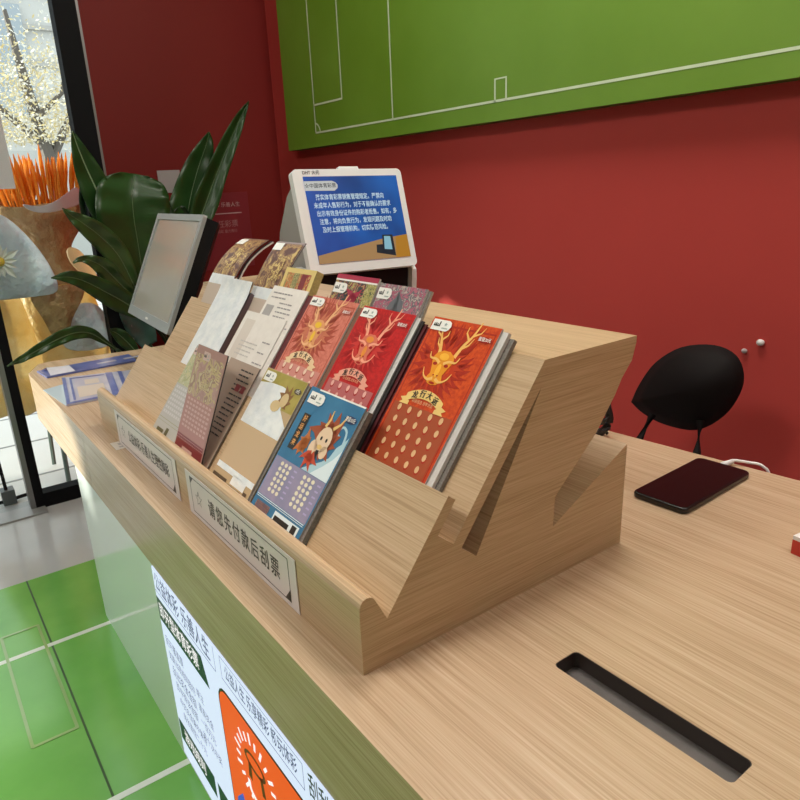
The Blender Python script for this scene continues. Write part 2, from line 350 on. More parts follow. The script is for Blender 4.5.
pt = at(-12, 420, 1, pa.y + .1)
obj('rod', tube(BM(), [(pa.x, pa.y + .06, .0), (pa.x - .012, pa.y + .06, .55)], .006, 6), FR, ez2)
boxo('clamp_foot', (pa.x - .018, pa.y + .04, -.004), (pa.x + .022, pa.y + .085, .045), mat('grey_clamp', (.10, .11, .11), .4), ez2)
obj('base_bar', tube(BM(), [(pa.x - .07, pa.y + .05, .006), (pa.x + .06, pa.y + .07, .006)], .006, 6), FR, ez2)

# ================================================================== COUNTER
XF = .2247
def back_x(y): return .935 - .082 * (y - .685)
SLOT = rrect(.406, .174, .4375, .339, .005)
SEAM = 1.350
wt = tag(obj('worktop', slab([(XF, -.9), (back_x(-.9), -.9), (back_x(SEAM), SEAM), (XF, SEAM)], [SLOT], TOP - .03, TOP), W_TOP), 'light oak counter worktop with a deep front edge, under the ticket rack', 'worktop')
boxo('apron', (XF, -.9, TOP - .123), (XF + .022, SEAM, TOP - .0301), W_TOP, wt)
st = empty('slot_tray', None, wt)
TRAY = mat('dark_brown_tray', (.035, .024, .02), .4); TRF = mat('grey_tray_floor', (.13, .115, .11), .35, .2, var=(60, (.10, .09, .085)))
b = slab(rrect(.4045, .1725, .439, .3405, .006), [rrect(.4065, .1745, .437, .3385, .005)], TOP - .017, TOP - .0006); obj('tray_wall', b, TRAY, st)
obj('tray_floor', slab(rrect(.4045, .1725, .439, .3405, .006), [], TOP - .019, TOP - .0165), TRF, st)
wt2 = tag(obj('worktop', slab([(XF, SEAM + .0012), (back_x(SEAM), SEAM + .0012), (back_x(2.0), 1.99), (.515, 2.003), (.297, 2.044), (.264, 2.032), (XF, 1.935)], [], TOP - .03, TOP - .0006), W_TOP), 'far end section of the oak counter with a clipped corner, under the blue leaflets', 'worktop')
boxo('apron', (XF, SEAM + .0012, TOP - .123), (XF + .022, 1.935, TOP - .0301), W_TOP, wt2)
WP = mat('glossy_white_panel', (.84, .90, .90), .12, coat=.3)
cb = tag(boxo('counter_base', (XF + .004, -.9, 0), (XF + .022, 1.535, TOP - .1235), WP), 'glossy white front panel of the counter beside the glowing sign', 'counter')
boxo('end_panel', (XF + .022, 1.515, 0), (.78, 1.535, TOP - .0305), WP, cb)
boxo('back_frame', (.70, -.9, 0), (.72, 1.515, TOP - .0305), WP, cb)

# glowing advertising panel in the counter front: local x runs right along the counter (-Y), local y up, face towards the customer
LBX = XF - .0008
LBM = frame((LBX, .981, 0), (0, -1, 0), (0, 0, 1), (-1, 0, 0))
def em(name, c, s): return mat(name, tuple(v * .06 for v in c), .4, emit=c, es=s)
lbx = thing('lightbox_sign', 'glowing white advertising panel with an orange card, set in the counter front', 'sign', LBM)
LBW = em('lightbox_white', (.70, .80, .98), .95)
bmx = box(BM(), (0, .030, -.0025), (1.75, .3965, .0006)); obj('light_panel', bmx, LBW, lbx)
LG = em('lightbox_green', (.012, .08, .06), .35); LO = em('lightbox_orange', (.86, .09, .012), .9); LP = em('lightbox_purple', (.13, .15, .33), .5); LK = em('lightbox_dark', (.01, .012, .02), .2); LLW = em('lightbox_bright', (.95, .92, .92), 1.0); LBL = em('lightbox_blue', (.05, .10, .60), .8); LBR = em('lightbox_brown', (.16, .03, .006), .4)
def LX(y): return .981 - y
text('headline', '公益体彩', .036, LP, lbx, .062, .374, .001, bold=.02, sx=.75)
text('headline', '乐善人生', .036, LP, lbx, .178, .374, .001, bold=.02, sx=.75)
art('outline_box', [q for q in (rc(.0, .3545, .247, .3558), rc(.246, .3545, .2472, .394))], LP, lbx, .0009)
bar = art('green_band', [[(.0, .301), (.208, .301), (.190, .344), (.0, .344)]], LG, lbx, .0009)
text('band_text', '即开型体育彩票', .030, LLW, bar, .092, .322, .0015, bold=.02, sx=.80)
for k, (y, n, sz) in enumerate(((.268, '刮开覆盖膜', .020), (.243, '如果出现相同图符', .018), (.216, '刮出奖金金额', .022), (.190, '即中得该金额', .020), (.164, '中奖奖金兼中兼得', .018), (.138, '每张面值二十元', .018))):
    text('small_print', n, sz, LP, lbx, .012 + .006 * k, y, .001, 'LEFT', sx=.8)
for k, (y, n) in enumerate(((.252, '单注'), (.226, '最高奖金'), (.20, '一百万元'), (.174, '共十次中奖'))):
    text('small_print', n, .018, LP, lbx, .140, y, .001, 'LEFT', sx=.8)
b2_ = art('green_band', [rc(.004, .066, .16, .108), rc(.172, .066, .29, .108)], LG, lbx, .0009)
text('band_text', '游戏规则', .028, LLW, b2_, .075, .087, .0015, bold=.02, sx=.85)
text('band_text', '理性', .028, LLW, b2_, .23, .087, .0015, bold=.02, sx=.85)
art('outline_box', [rc(.268, .3585, .482, .3598), rc(.268, .393, .482, .394), rc(.268, .3585, .2692, .394), rc(.481, .3585, .482, .394)], LP, lbx, .0009)
text('caption', '公益人生 乐享精彩 畅玩体彩', .024, LP, lbx, .375, .376, .001, bold=.015, sx=.62)
text('caption', '刮刮乐即开票 惊喜大奖', .034, LK, lbx, .60, .376, .001, bold=.03, sx=.62)
card = art('orange_card', [rrect(.242, .06, .57, .3405, .03)], LK, lbx, .0009)
art('card_face', [rrect(.2455, .0635, .5665, .337, .028)], LO, card, .0013)
art('blue_wave', [[(.2455, .10), (.262, .16), (.285, .185), (.30, .15), (.33, .12), (.36, .0645), (.275, .0636), (.2455, .09)]], LBL, card, .0015)
ds = []
cx_, cy_ = .345, .262
for k in range(22):
    a = 2 * PI * k / 22; r0, r1 = .045, .058 if k % 2 else .062
    ds += stroke([(cx_ + r0 * math.cos(a), cy_ + r0 * math.sin(a)), (cx_ + r1 * math.cos(a), cy_ + r1 * math.sin(a))], .005)
art('ray_marks', ds, LLW, card, .0016)
art('coin_icon', [ell(.345, .280, .030, .014, 18), [(.325, .276), (.333, .276), (.331, .244), (.321, .246)], [(.357, .276), (.365, .276), (.369, .246), (.359, .244)]], LBR, card, .0016)
art('coin_face', [ell(.345, .281, .023, .009, 18)], LO, card, .0018)
art('white_swirl', stroke(catmull([(.318, .238), (.322, .222), (.345, .214), (.365, .222), (.382, .218), (.388, .196), (.376, .176), (.39, .16)], 5), .008), LLW, card, .0017)
text('card_text', '刮出好运', .05, LLW, card, .45, .13, .0017, bold=.03)

# ================================================================== DISPLAY RACK
S = .42 / .37
RX, RY0, RY1 = .26376, .43533, 1.34316
RM = Matrix.Translation((RX, RY0, TOP))
def mm(p): return (p[0] * S / 1000, p[1] * S / 1000)
RL = RY1 - RY0
def rackpart(name, prof, parent=None, y0=0, y1=None, rear=None):
    y1 = RL if y1 is None else y1
    bm = BM(); pr = [mm(p) for p in prof]
    extrude_poly(bm, pr, lambda p, k: (p[0], y1 if k else y0, p[1]))
    bmesh.ops.recalc_face_normals(bm, faces=bm.faces); bm.normal_update()
    for f in bm.faces: f.material_index = 1 if abs(f.normal.y) > .9 else 0
    big = [f for f in bm.faces if len(f.verts) > 4]
    bmesh.ops.triangulate(bm, faces=big)
    return obj(name, bm, [W_Y, W_X], parent)
lip = [(0, 0), (0, 56.5), (.3, 61), (1.8, 64.7), (4.4, 67.3), (7.6, 68.2), (11.2, 67.4), (14, 65.2), (15.8, 61.8)]
P2, P2b = (185.5, 198.6), (192.2, 194.2)
YS = .112     # the near section has its middle panel running up to the top, further on it stops short and leaves a slot
TAIL = [(330.8, 221), (330.5, 214), (325.5, 197.9), (311.6, 182.8), (302.3, 167.7), (288.7, 150.7), (276.6, 135.5), (221, 86.1), (219.7, 55.7), (326, 0)]
HEAD = lip + [(25.5, 42), (79.8, 96.4), (96.5, 82.7), (104.7, 75.4), (121.7, 61.7)]
rack = rackpart('display_rack', HEAD + [(209, 216), (210, 221)] + TAIL, None, YS)
near = rackpart('near_section', HEAD + [(198.4, 196.6), (206.6, 214), (202.6, 221)] + TAIL, rack, 0, YS)
rack.matrix_world = RM
tag(rack, 'stepped light wood ticket display rack standing along the counter', 'display rack')
rackpart('tier_panel', [(25.5, 42), (91.9, 128.3), (99, 122.6), (79.8, 96.4)], rack)
rackpart('tier_panel', [(96.5, 82.7), P2, P2b, (104.7, 75.4)], rack, YS)
rackpart('tier_panel', [(96.5, 82.7), (202.6, 221), (207, 213.5), (198.6, 197), (104.7, 75.4)], rack, 0, YS)
rackpart('rear_support', [(219.7, 55.7), (327, 111), (326, 0)], rack)
# printed paper signs stuck on the lip: local x to the right (-Y), y up, facing the customer
SIGNP = mat('sign_paper', (.72, .66, .66), .5)
def lip_sign(name, label, y0, y1, body, size, sx, bold=0.01, space=1.0):
    w = y1 - y0
    M = frame((RX - .0008, y1, TOP), (0, -1, 0), (0, 0, 1), (-1, 0, 0))
    o = tag(obj(name, box(BM(), (0, .0012, -.0004), (w, .0655, .0003)), SIGNP), label, 'sign', 'paper signs on the rack lip'); o.matrix_world = M
    a, c, d, e_ = .016, w - .016, .0075, .0605
    t = .0012
    bars = [rc(a, d, c - .012, d + t), rc(a + .008, e_ - t, c, e_), rc(a, d, a + t, e_ - .008), rc(c - t, d + .012, c, e_)]
    bars += [[(a, e_), (a + .014, e_), (a, e_ - .012)], [(c, d), (c - .014, d), (c, d + .016)]]
    art('border', bars, BLACK, o, .0005)
    st_ = ell((a + .027), .034, .0125, n=20)
    star = [(a + .027 + (.0115 if k % 2 == 0 else .0048) * math.sin(PI * k / 5), .034 + (.0115 if k % 2 == 0 else .0048) * math.cos(PI * k / 5)) for k in range(10)]
    art('star_logo', [q for q in stroke(star + [star[0]], .0012)], INK, o, .0006)
    text('sign_text', body, size, BLACK, o, (a + .045 + c - .006) / 2, .034, .0006, bold=bold, sx=sx, space=space)
    return o
lip_sign('lip_sign', 'white paper sign with large black characters on the rack lip, nearer the camera', .552, .866, '请您先付款后刮票', .0265, .84, space=1.28)
lip_sign('lip_sign', 'white paper sign with small dense dark characters on the far end of the rack lip', .905, 1.222, '公益体彩-乐善人生理性购彩', .0235, .72)
stk = tag(boxo('sticker', (-.020, -.022, 0), (.020, .022, .0004), mat('worn_sticker', (.62, .56, .50), .5)), 'small worn white sticker on the worktop before the far sign', 'sticker')
pm = at(129, 443, 2, TOP); stk.location = (pm.x - .008, pm.y, TOP)
art('sticker_print', [rc(-.012, -.014, -.002, -.006), rc(.002, -.012, .010, .002), rc(-.010, .0, -.004, .012), rc(.0, .006, .012, .014)], mat('sticker_ink', (.35, .33, .32), .5), stk, .0006)

# ------------------------------------------------------------------ tickets
ROW = {1: (mm((25.5, 42)), mm((91.9, 128.3))), 2: (mm((96.5, 82.7)), mm((202.4, 220.9))), 3: (mm((121.7, 61.7)), mm((209, 216)))}
def rowM(r, y_left, v0, off, roll=0.0, lean=0.0):
    (x0, z0), (x1, z1) = ROW[r]; dx, dz = x1 - x0, z1 - z0; l = math.hypot(dx, dz); dx /= l; dz /= l
    o = Vector((RX + x0 + dx * v0 - dz * off, RY0 + y_left, TOP + z0 + dz * v0 + dx * off))
    return frame(o, (0, -1, 0), (dx, 0, dz), (-dz, 0, dx)) @ Matrix.Rotation(roll, 4, 'Z') @ Matrix.Rotation(lean, 4, 'X')
GRP = 'scratch tickets in the display rack'
def pad(label, r, y_left, w, v0, h, off, th, m, roll=0.0, lean=0.0, name='ticket_pad', edge=None):
    o = obj(name, box(BM(), (0, 0, 0), (w, h, th)), [m] + ([edge] if edge else []))
    if edge:
        for p in o.data.polygons:
            if abs(p.normal.z) < .5: p.material_index = 1
    o.matrix_world = rowM(r, y_left, v0, off, roll, lean); tag(o, label, 'ticket', GRP); return o
EDGE_W = mat('ticket_edge_white', (.62, .60, .58), .4); EDGE_G = mat('ticket_edge_grey', (.15, .135, .12), .5, var=(400, (.22, .20, .18))); EDGE_M = mat('ticket_edge_maroon', (.10, .012, .016), .5); EDGE_B = mat('ticket_edge_dark', (.025, .02, .02), .5)
EDGE_S = mat('ticket_edge_silver', (.42, .40, .41), .3, .3)
def star_logo(parent, x, y, w, h, z, m=None):
    o = art('logo_patch', [rrect(x, y, x + w, y + h, min(h, w) * .45)[:16] + [(x + w * .85, y)] if False else [(x, y), (x + w * .82, y), (x + w * .95, y + h * .2), (x + w, y + h * .5), (x + w * .95, y + h * .85), (x + w * .82, y + h), (x, y + h)]], m or WHITE, parent, z)
    art('logo_mark', [rc(x + w * .10, y + h * .36, x + w * .16, y + h * .62), rc(x + w * .19, y + h * .36, x + w * .25, y + h * .66), rc(x + w * .28, y + h * .36, x + w * .33, y + h * .62), rc(x + w * .10, y + h * .36, x + w * .40, y + h * .44), rc(x + w * .37, y + h * .36, x + w * .43, y + h * .82)], BLACK, o, z + .0002)
    art('logo_emblem', [[(x + w * .70 + w * .09 * math.sin(2 * PI * k / 10) * (1 if k % 2 == 0 else .5), y + h * .62 + h * .2 * math.cos(2 * PI * k / 10) * (1 if k % 2 == 0 else .5)) for k in range(10)], rc(x + w * .56, y + h * .2, x + w * .86, y + h * .3)], mat('emblem_grey', (.35, .42, .40), .4), o, z + .0002)
    return o
def ribbon(parent, cx, cy, w, h, z, m, mtext, body, fold):
    """arched title ribbon"""
    n = 10; top = []; bot = []
    for k in range(n + 1):
        t = k / n * 2 - 1; yy = -.14 * w * t * t
        top.append((cx + t * w * .5, cy + h * .5 + yy)); bot.append((cx + t * w * .5, cy - h * .5 + yy))
    o = art('title_ribbon', [[top[k], top[k + 1], bot[k + 1], bot[k]] for k in range(n)], m, parent, z)
    y0 = cy - .14 * w
    art('ribbon_tail', [[(cx - w * .5, y0 + h * .1), (cx - w * .36, y0 - h * .35), (cx - w * .36, y0 - h * .75), (cx - w * .62, y0 - h * .75), (cx - w * .55, y0 - h * .45), (cx - w * .64, y0 - h * .15)],
                        [(cx + w * .5, y0 + h * .1), (cx + w * .64, y0 - h * .15), (cx + w * .55, y0 - h * .45), (cx + w * .62, y0 - h * .75), (cx + w * .36, y0 - h * .75), (cx + w * .36, y0 - h * .35)]], fold, o, z - .0001)
    for k, ch in enumerate(body):
        t = (k - (len(body) - 1) / 2) / len(body) * 1.75; 
        [text('title_text', ch, h * .86, mtext, o, cx + t * w * .43 + q * h * .035, cy - .14 * w * t * t, z + .0002 + q * .00004, bold=.01, rot=-.28 * t, sx=1.0) for q in (-1, 1)]
    return o
def flame(cx, cy, a, L, w):
    ca, sa = math.cos(a), math.sin(a)
    pts = [(0, -w * .5), (L * .35, -w * .55), (L * .7, -w * .15), (L, .25 * w), (L * .62, w * .25), (L * .3, w * .5), (0, w * .5)]
    return [(cx + x * ca - y * sa, cy + x * sa + y * ca) for x, y in pts]
def dragon_ticket(label, r, y_left, w, v0, h, off, base, mane, mane2, face, horn, rib, scratch, spot, roll=0, lean=0, gloss=.3, edge=None):
    th = .0022
    o = pad(label, r, y_left, w, v0, h, off, th, base, roll, lean, 'scratch_ticket', edge or EDGE_W)
    z = th
    A = lambda a, b: (a * w, b * h)
    # fine dark line work behind
    art('border_line', [rc(.03 * w, .03 * h, .045 * w, .965 * h), rc(.03 * w, .955 * h, .97 * w, .965 * h), rc(.955 * w, .03 * h, .97 * w, .965 * h)], mane, o, z + .0001)
    cx, cy = .44 * w, .745 * h
    fl = []
    rnd = random.Random(11)
    for k in range(30):
        a = 2 * PI * k / 30 + rnd.uniform(-.1, .1); R0 = .17 * w + (.06 * w if k % 2 else 0); L = (.20 if k % 2 else .27) * w * (1.25 if .5 < a < 2.6 else 1)
        fl.append(flame(cx + R0 * math.cos(a) * 1.1, cy + R0 * math.sin(a), a + .35 * (1 if math.cos(a) > 0 else -1), L, .075 * w))
    art('mane', fl, mane, o, z + .0002)
    fl2 = []
    for k in range(22):
        a = 2 * PI * k / 22 + .14; R0 = .14 * w; fl2.append(flame(cx + R0 * math.cos(a) * 1.15, cy + R0 * math.sin(a), a - .3 * (1 if math.cos(a) > 0 else -1), .19 * w, .05 * w))
    for k in range(9):
        fl2 += stroke(catmull([(cx + (k - 4) * .085 * w, cy + .30 * w), (cx + (k - 4) * .10 * w + .03 * w, cy + .38 * w), (cx + (k - 4) * .11 * w - .01 * w, cy + .45 * w)], 4), .012 * w, .004 * w)
    art('mane_highlights', fl2, mane2, o, z + .0003)
    # antlers
    an = []
    for s, k in ((-1, .92), (1, 1.12)):
        P = lambda x, y: (cx + s * x * w * k + (0.02 * w if s > 0 else 0), cy + y * w * k)
        an += stroke(catmull([P(.10, .10), P(.14, .22), P(.20, .33), P(.24, .47 if s > 0 else .42)], 5), .05 * w, .016 * w)
        an += stroke([P(.14, .20), P(.20, .24), P(.23, .31)], .03 * w, .008 * w)
        an += stroke([P(.17, .29), P(.11, .35), P(.11, .41)], .028 * w, .008 * w)
        an += stroke([P(.20, .33), P(.28, .37), P(.31, .43)], .026 * w, .006 * w)
    art('antlers', an, horn, o, z + .0004)
    # head
    hd = [(-.16, .06), (-.13, .12), (-.05, .16), (.05, .16), (.13, .12), (.16, .06), (.12, -.02), (.09, -.10), (.12, -.16), (.07, -.21), (0, -.225), (-.07, -.21), (-.12, -.16), (-.09, -.10), (-.12, -.02)]
    ho = art('dragon_head', [[(cx + x * w, cy + y * w) for x, y in hd]], face, o, z + .0005)
    wh = []
    for s in (-1, 1):
        wh += stroke(catmull([(cx + s * .03 * w, cy + .02 * w), (cx + s * .10 * w, cy + .055 * w), (cx + s * .19 * w, cy + .06 * w), (cx + s * .22 * w, cy + .12 * w)], 4), .035 * w, .012 * w)
        wh += stroke(catmull([(cx + s * .02 * w, cy - .15 * w), (cx + s * .09 * w, cy - .175 * w), (cx + s * .17 * w, cy - .14 * w), (cx + s * .215 * w, cy - .06 * w)], 4), .038 * w, .008 * w)
    art('brows_and_whiskers', wh, horn, ho, z + .0007)
    art('eyes', [ell(cx - .085 * w, cy + .005 * w, .032 * w, .018 * w, 10), ell(cx + .085 * w, cy + .005 * w, .032 * w, .018 * w, 10), ell(cx - .028 * w, cy - .115 * w, .014 * w, .008 * w, 8), ell(cx + .028 * w, cy - .115 * w, .014 * w, .008 * w, 8), ell(cx, cy - .20 * w, .045 * w, .014 * w, 10)], mane, ho, z + .0008)
    art('muzzle', [ell(cx, cy - .06 * w, .035 * w, .075 * w, 12), ell(cx, cy + .095 * w, .07 * w, .04 * w, 12)], mat('dragon_muzzle_' + label[:6], (min(1, face.node_tree.nodes['Principled BSDF'].inputs['Base Color'].default_value[0] * 1.15), min(1, face.node_tree.nodes['Principled BSDF'].inputs['Base Color'].default_value[1] * 1.5), .03), .4), ho, z + .00075)
    sp = art('scratch_area', [rc(.05 * w, .03 * h, .95 * w, .50 * h)], scratch, o, z + .0002)
    pts = []; sh = []
    for row in range(7):
        for c in range(5):
            x, y = (.16 + .165 * c + (.02 if row % 2 else 0)) * w, (.475 - .065 * row) * h
            pts.append(ell(x, y, .028 * w, .038 * w, 10)); sh.append(ell(x + .004 * w, y - .012 * w, .034 * w, .046 * w, 10))
    art('spot_rim', sh, mane, sp, z + .0003); art('scratch_spot', pts, spot, sp, z + .0004)
    ribbon(o, .46 * w, .575 * h, .56 * w, .050 * h, z + .0007, rib, BLACK, '龙行大运', rib)
    text('subtitle', '好运连连 龙年大吉', .022 * h, mat('subtitle_cream', (.7, .45, .25), .5), o, .46 * w, .528 * h, z + .0007, sx=.9)
    star_logo(o, .025 * w, .925 * h, .30 * w, .062 * h, z + .0009)
    pr_ = art('price_plate', [ell(.86 * w, .925 * h, .10 * w, .017 * h, 14)], mane, o, z + .0008)
    text('price', '面值20元', .024 * h, WHITE, pr_, .86 * w, .925 * h, z + .001, bold=.02, sx=.9)
    return o
def tmat(name, c, r=.28, v=None): return mat(name, c, max(r, .38), spec=.3, var=v)
HORN_Y = tmat('antler_yellow', (.86, .50, .14)); HORN_P = tmat('antler_pink', (.86, .36, .24)); HORN_G = tmat('antler_tan', (.80, .44, .22))
# orange ticket and the pads behind it
dragon_ticket('orange-red dragon ticket, frontmost in the upper tier at the near end of the rack', 2, .1665, .108, .0015, .2145, .0105, tmat('orange_ticket', (.50, .042, .009), .3, (260, (.66, .085, .012))), tmat('orange_mane', (.40, .026, .010)), tmat('orange_mane_light', (.53, .045, .010)), tmat('orange_face', (.80, .30, .02)), HORN_Y, tmat('ribbon_yellow', (.84, .58, .20)), tmat('orange_scratch', (.38, .075, .028), .35), tmat('egg_gold', (.72, .46, .24)), roll=.0, edge=EDGE_S)
pad('white-edged ticket pad directly behind the orange dragon ticket', 2, .1585, .1085, .0015, .2125, .0056, .0046, EDGE_W, edge=EDGE_W)
pad('grey ticket pad against the wood behind the orange dragon ticket', 2, .152, .1085, .0015, .2085, .0004, .0049, EDGE_G, edge=EDGE_G)
# red ticket
dragon_ticket('bright red dragon ticket in the upper tier, second dragon from the near end', 2, .309, .1105, .0015, .211, .0105, tmat('red_ticket', (.42, .008, .010), .3, (260, (.58, .014, .014))), tmat('red_mane', (.40, .008, .010)), tmat('red_mane_light', (.58, .035, .03)), tmat('red_face', (.66, .17, .10)), HORN_P, tmat('ribbon_pink', (.80, .36, .26)), tmat('red_scratch', (.48, .13, .13), .35), tmat('seed_pink', (.76, .42, .36)), edge=EDGE_S)
for k, (dy, off, m, e, lb) in enumerate(((.008, .0080, EDGE_W, EDGE_S, 'white ticket just behind the bright red dragon ticket'), (.0125, .0055, EDGE_B, EDGE_B, 'dark-edged ticket behind the bright red dragon ticket'), (.017, .003, EDGE_M, EDGE_M, 'maroon-edged ticket third behind the bright red dragon ticket'), (.0205, .0005, EDGE_M, mat('ticket_edge_red', (.30, .02, .03), .45), 'red-edged ticket against the wood behind the bright red dragon ticket'))):
    pad(lb, 2, .309 - dy, .110, .0015, .2095 - .002 * k, off, .0020, m, edge=e)
# faded pink-red ticket
dragon_ticket('faded salmon-pink dragon ticket in the upper tier beside the white receipts', 2, .444, .121, .0015, .212, .0100, tmat('salmon_ticket', (.54, .14, .095), .22, (240, (.66, .21, .15))), tmat('salmon_mane', (.42, .075, .045)), tmat('salmon_mane_light', (.56, .17, .09)), tmat('salmon_face', (.70, .32, .13)), HORN_G, tmat('ribbon_cream', (.80, .58, .34)), tmat('salmon_scratch', (.62, .26, .22), .3), tmat('seed_cream', (.80, .60, .46)), edge=EDGE_W)
pad('brown-edged ticket pad under the faded salmon-pink dragon ticket', 2, .441, .1275, .0015, .208, .0004, .0092, mat('ticket_brown', (.20, .10, .065), .5), edge=mat('ticket_edge_brown', (.20, .105, .07), .5, var=(300, (.28, .16, .11))))
# white receipt-like ticket backs
def text_lines(parent, x0, x1, y0, y1, n, z, m, seed, h=.0022):
    rnd = random.Random(seed); L = []
    for k in range(n):
        y = y1 + (y0 - y1) * k / max(1, n - 1); x = x0
        end = x1 - rnd.random() * (x1 - x0) * .35
        while x < end:
            l = .003 + rnd.random() * .012; L.append(rc(x, y - h / 2, min(x + l, end), y + h / 2)); x += l + .0016
    return art('print_lines', L, m, parent, z)
GREYT = mat('print_grey', (.30, .28, .28), .5); GREYL = mat('print_pale', (.50, .47, .45), .5)
w1 = pad('white ticket back with printed lines and a grey panel, tallest of the white receipts', 2, .573, .1115, .0015, .2155, .0105, .0020, PAPER, name='ticket_slip', edge=EDGE_W)
text_lines(w1, .010, .075, .196, .204, 2, .0023, GREYT, 1); text_lines(w1, .045, .105, .150, .188, 6, .0023, GREYT, 2)
art('grey_panel', [rc(.008, .145, .034, .182)], mat('grey_patch', (.36, .34, .33), .5), w1, .0023)
art('red_stamp', [rc(.078, .148, .094, .160)], mat('red_stamp', (.50, .12, .14), .5), w1, .0023)
w2 = pad('white ticket back with small print, lower and in front of the white receipts', 2, .613, .137, .0015, .163, .0128, .0016, PAPER, name='ticket_slip', edge=EDGE_W)
text_lines(w2, .030, .095, .090, .112, 4, .0019, GREYL, 3); text_lines(w2, .020, .120, .020, .070, 7, .0019, GREYT, 4); text_lines(w2, .100, .132, .085, .12, 3, .0019, GREYT, 5)
art('pale_panel', [rc(.012, .02, .045, .15)], mat('pale_patch', (.62, .56, .50), .5), w2, .0018)
pad('dark maroon ticket pad under the white receipts', 2, .5655, .121, .0015, .2105, .0052, .0050, EDGE_M, edge=EDGE_B)
pad('maroon ticket against the wood under the white receipts', 2, .5585, .1235, .0015, .2075, .0004, .0045, EDGE_M, edge=EDGE_M)
# silver foil ticket with a curled top
FOIL = mat('silver_foil', (.80, .85, .90), .28, .28, bump=(110, .5, .002), var=(55, (.93, .96, .98)))
def curled(label, r, y_left, w, prof, th, m, name='scratch_ticket', edge=None, off=.0):
    """prof: list of (v, z) in the row's frame, sheet bends along it"""
    M = rowM(r, y_left, 0, off)
    pr = catmull(prof, 4); rows = []
    b = BM()
    n = len(pr); nrm = []
    for i in range(n):
        a = pr[max(i - 1, 0)]; c = pr[min(i + 1, n - 1)]; dv, dz = c[0] - a[0], c[1] - a[1]; l = math.hypot(dv, dz); nrm.append((-dz / l, dv / l))
    R = []
    for i, (v, z) in enumerate(pr):
        nv, nz = nrm[i]
        R.append([b.verts.new((0, v, z)), b.verts.new((w, v, z)), b.verts.new((w, v + nv * -th, z + nz * -th)), b.verts.new((0, v + nv * -th, z + nz * -th))])
    for a, c in zip(R, R[1:]):
        for k in range(4): b.faces.new((a[k], a[(k + 1) % 4], c[(k + 1) % 4], c[k]))
    b.faces.new(R[0]); b.faces.new(R[-1][::-1])
    o = obj(name, b, [m] + ([edge] if edge else [])); o.matrix_world = M
    if edge:
        for i, p in enumerate(o.data.polygons):
            if abs(p.normal.x) > .7: p.material_index = 1
    tag(o, label, 'ticket', GRP)
    def fz(v):
        for (v0, z0), (v1, z1) in zip(pr, pr[1:]):
            if v0 <= v <= v1: return z0 + (z1 - z0) * (v - v0) / (v1 - v0 + 1e-9)
        return pr[-1][1]
    return o, fz
s1, fz1 = curled('silver foil ticket with a curled top in the upper tier, mirror-bright', 2, .770, .124, [(.002, .0105), (.10, .0105), (.17, .0110), (.195, .0125), (.214, .0160)], .0012, FOIL, edge=mat('purple_edge', (.09, .055, .07), .4))
pad('dark-edged ticket pad under the silver foil ticket', 2, .764, .119, .0015, .195, .0006, .0085, EDGE_B, edge=mat('ticket_edge_plum', (.11, .07, .08), .45))

# third tier: dark green and pink-grey patterned tickets
def pattern(name, cols, scale):
    m = bpy.data.materials.new(name); m.use_nodes = True; nt = m.node_tree; b = nt.nodes['Principled BSDF']
    tc = nt.nodes.new('ShaderNodeTexCoord'); n0 = nt.nodes.new('ShaderNodeTexNoise'); n0.inputs['Scale'].default_value = scale; n0.inputs['Detail'].default_value = 1.5; n0.inputs['Distortion'].default_value = 1.6
    r = nt.nodes.new('ShaderNodeValToRGB'); r.color_ramp.interpolation = 'CONSTANT'; e = r.color_ramp.elements
    e[0].position = 0; e[0].color = (*cols[0], 1); e[1].position = .40; e[1].color = (*cols[1], 1)
    for i, c in enumerate(cols[2:]): q = e.new(.40 + .075 * (i + 1)); q.color = (*c, 1)
    nt.links.new(tc.outputs['Object'], n0.inputs['Vector']); nt.links.new(n0.outputs['Fac'], r.inputs['Fac']); nt.links.new(r.outputs['Color'], b.inputs['Base Color'])
    b.inputs['Roughness'].default_value = .4; b.inputs['Specular IOR Level'].default_value = .3
    return m
tA = pad('dark green patterned ticket with a crimson top stripe in the rear tier', 3, .421, .104, .055, .206, .0035, .0028, pattern('green_pattern', [(.04, .05, .05), (.05, .075, .065), (.30, .05, .07), (.44, .36, .13), (.06, .085, .09), (.34, .30, .22)], 95), name='scratch_ticket', edge=EDGE_W)
art('top_stripe', [rc(0, .199, .104, .206)], mat('crimson_print', (.40, .02, .06), .35), tA, .0031); art('white_stripe', [rc(0, .1965, .104, .1990)], WHITE, tA, .0032)
art('side_pattern', [rc(.080, 0, .104, .1965)], pattern('gold_green', [(.10, .12, .06), (.46, .38, .12), (.30, .30, .10), (.50, .42, .2)], 160), tA, .0031)
star_logo(tA, .002, .178, .034, .015, .0034)
art('crimson_motif', [ell(.055, .172, .012, .009, 14), flame(.055, .172, .6, .026, .012), flame(.055, .172, 2.4, .024, .012)], mat('crimson_print', (.40, .02, .06), .35), tA, .0033)
tB = pad('pink and grey patterned ticket pad in the rear tier, beside the bare wood top', 3, .3115, .098, .055, .201, .0035, .0028, pattern('pink_pattern', [(.36, .10, .15), (.44, .14, .20), (.14, .145, .16), (.50, .40, .36), (.17, .16, .18), (.40, .10, .16)], 90), name='scratch_ticket', edge=EDGE_W)
art('grey_motif', [flame(.040, .165, 1.2, .03, .018), flame(.055, .165, 1.8, .03, .018), ell(.048, .160, .018, .010, 14)], mat('slate_print', (.13, .14, .16), .35), tB, .0031)
star_logo(tB, .002, .180, .030, .015, .0034)
pad('pad of grey-edged tickets under the pink and grey ticket', 3, .3085, .101, .055, .200, .0003, .0031, EDGE_G, edge=mat('ticket_edge_cream', (.45, .42, .36), .5))
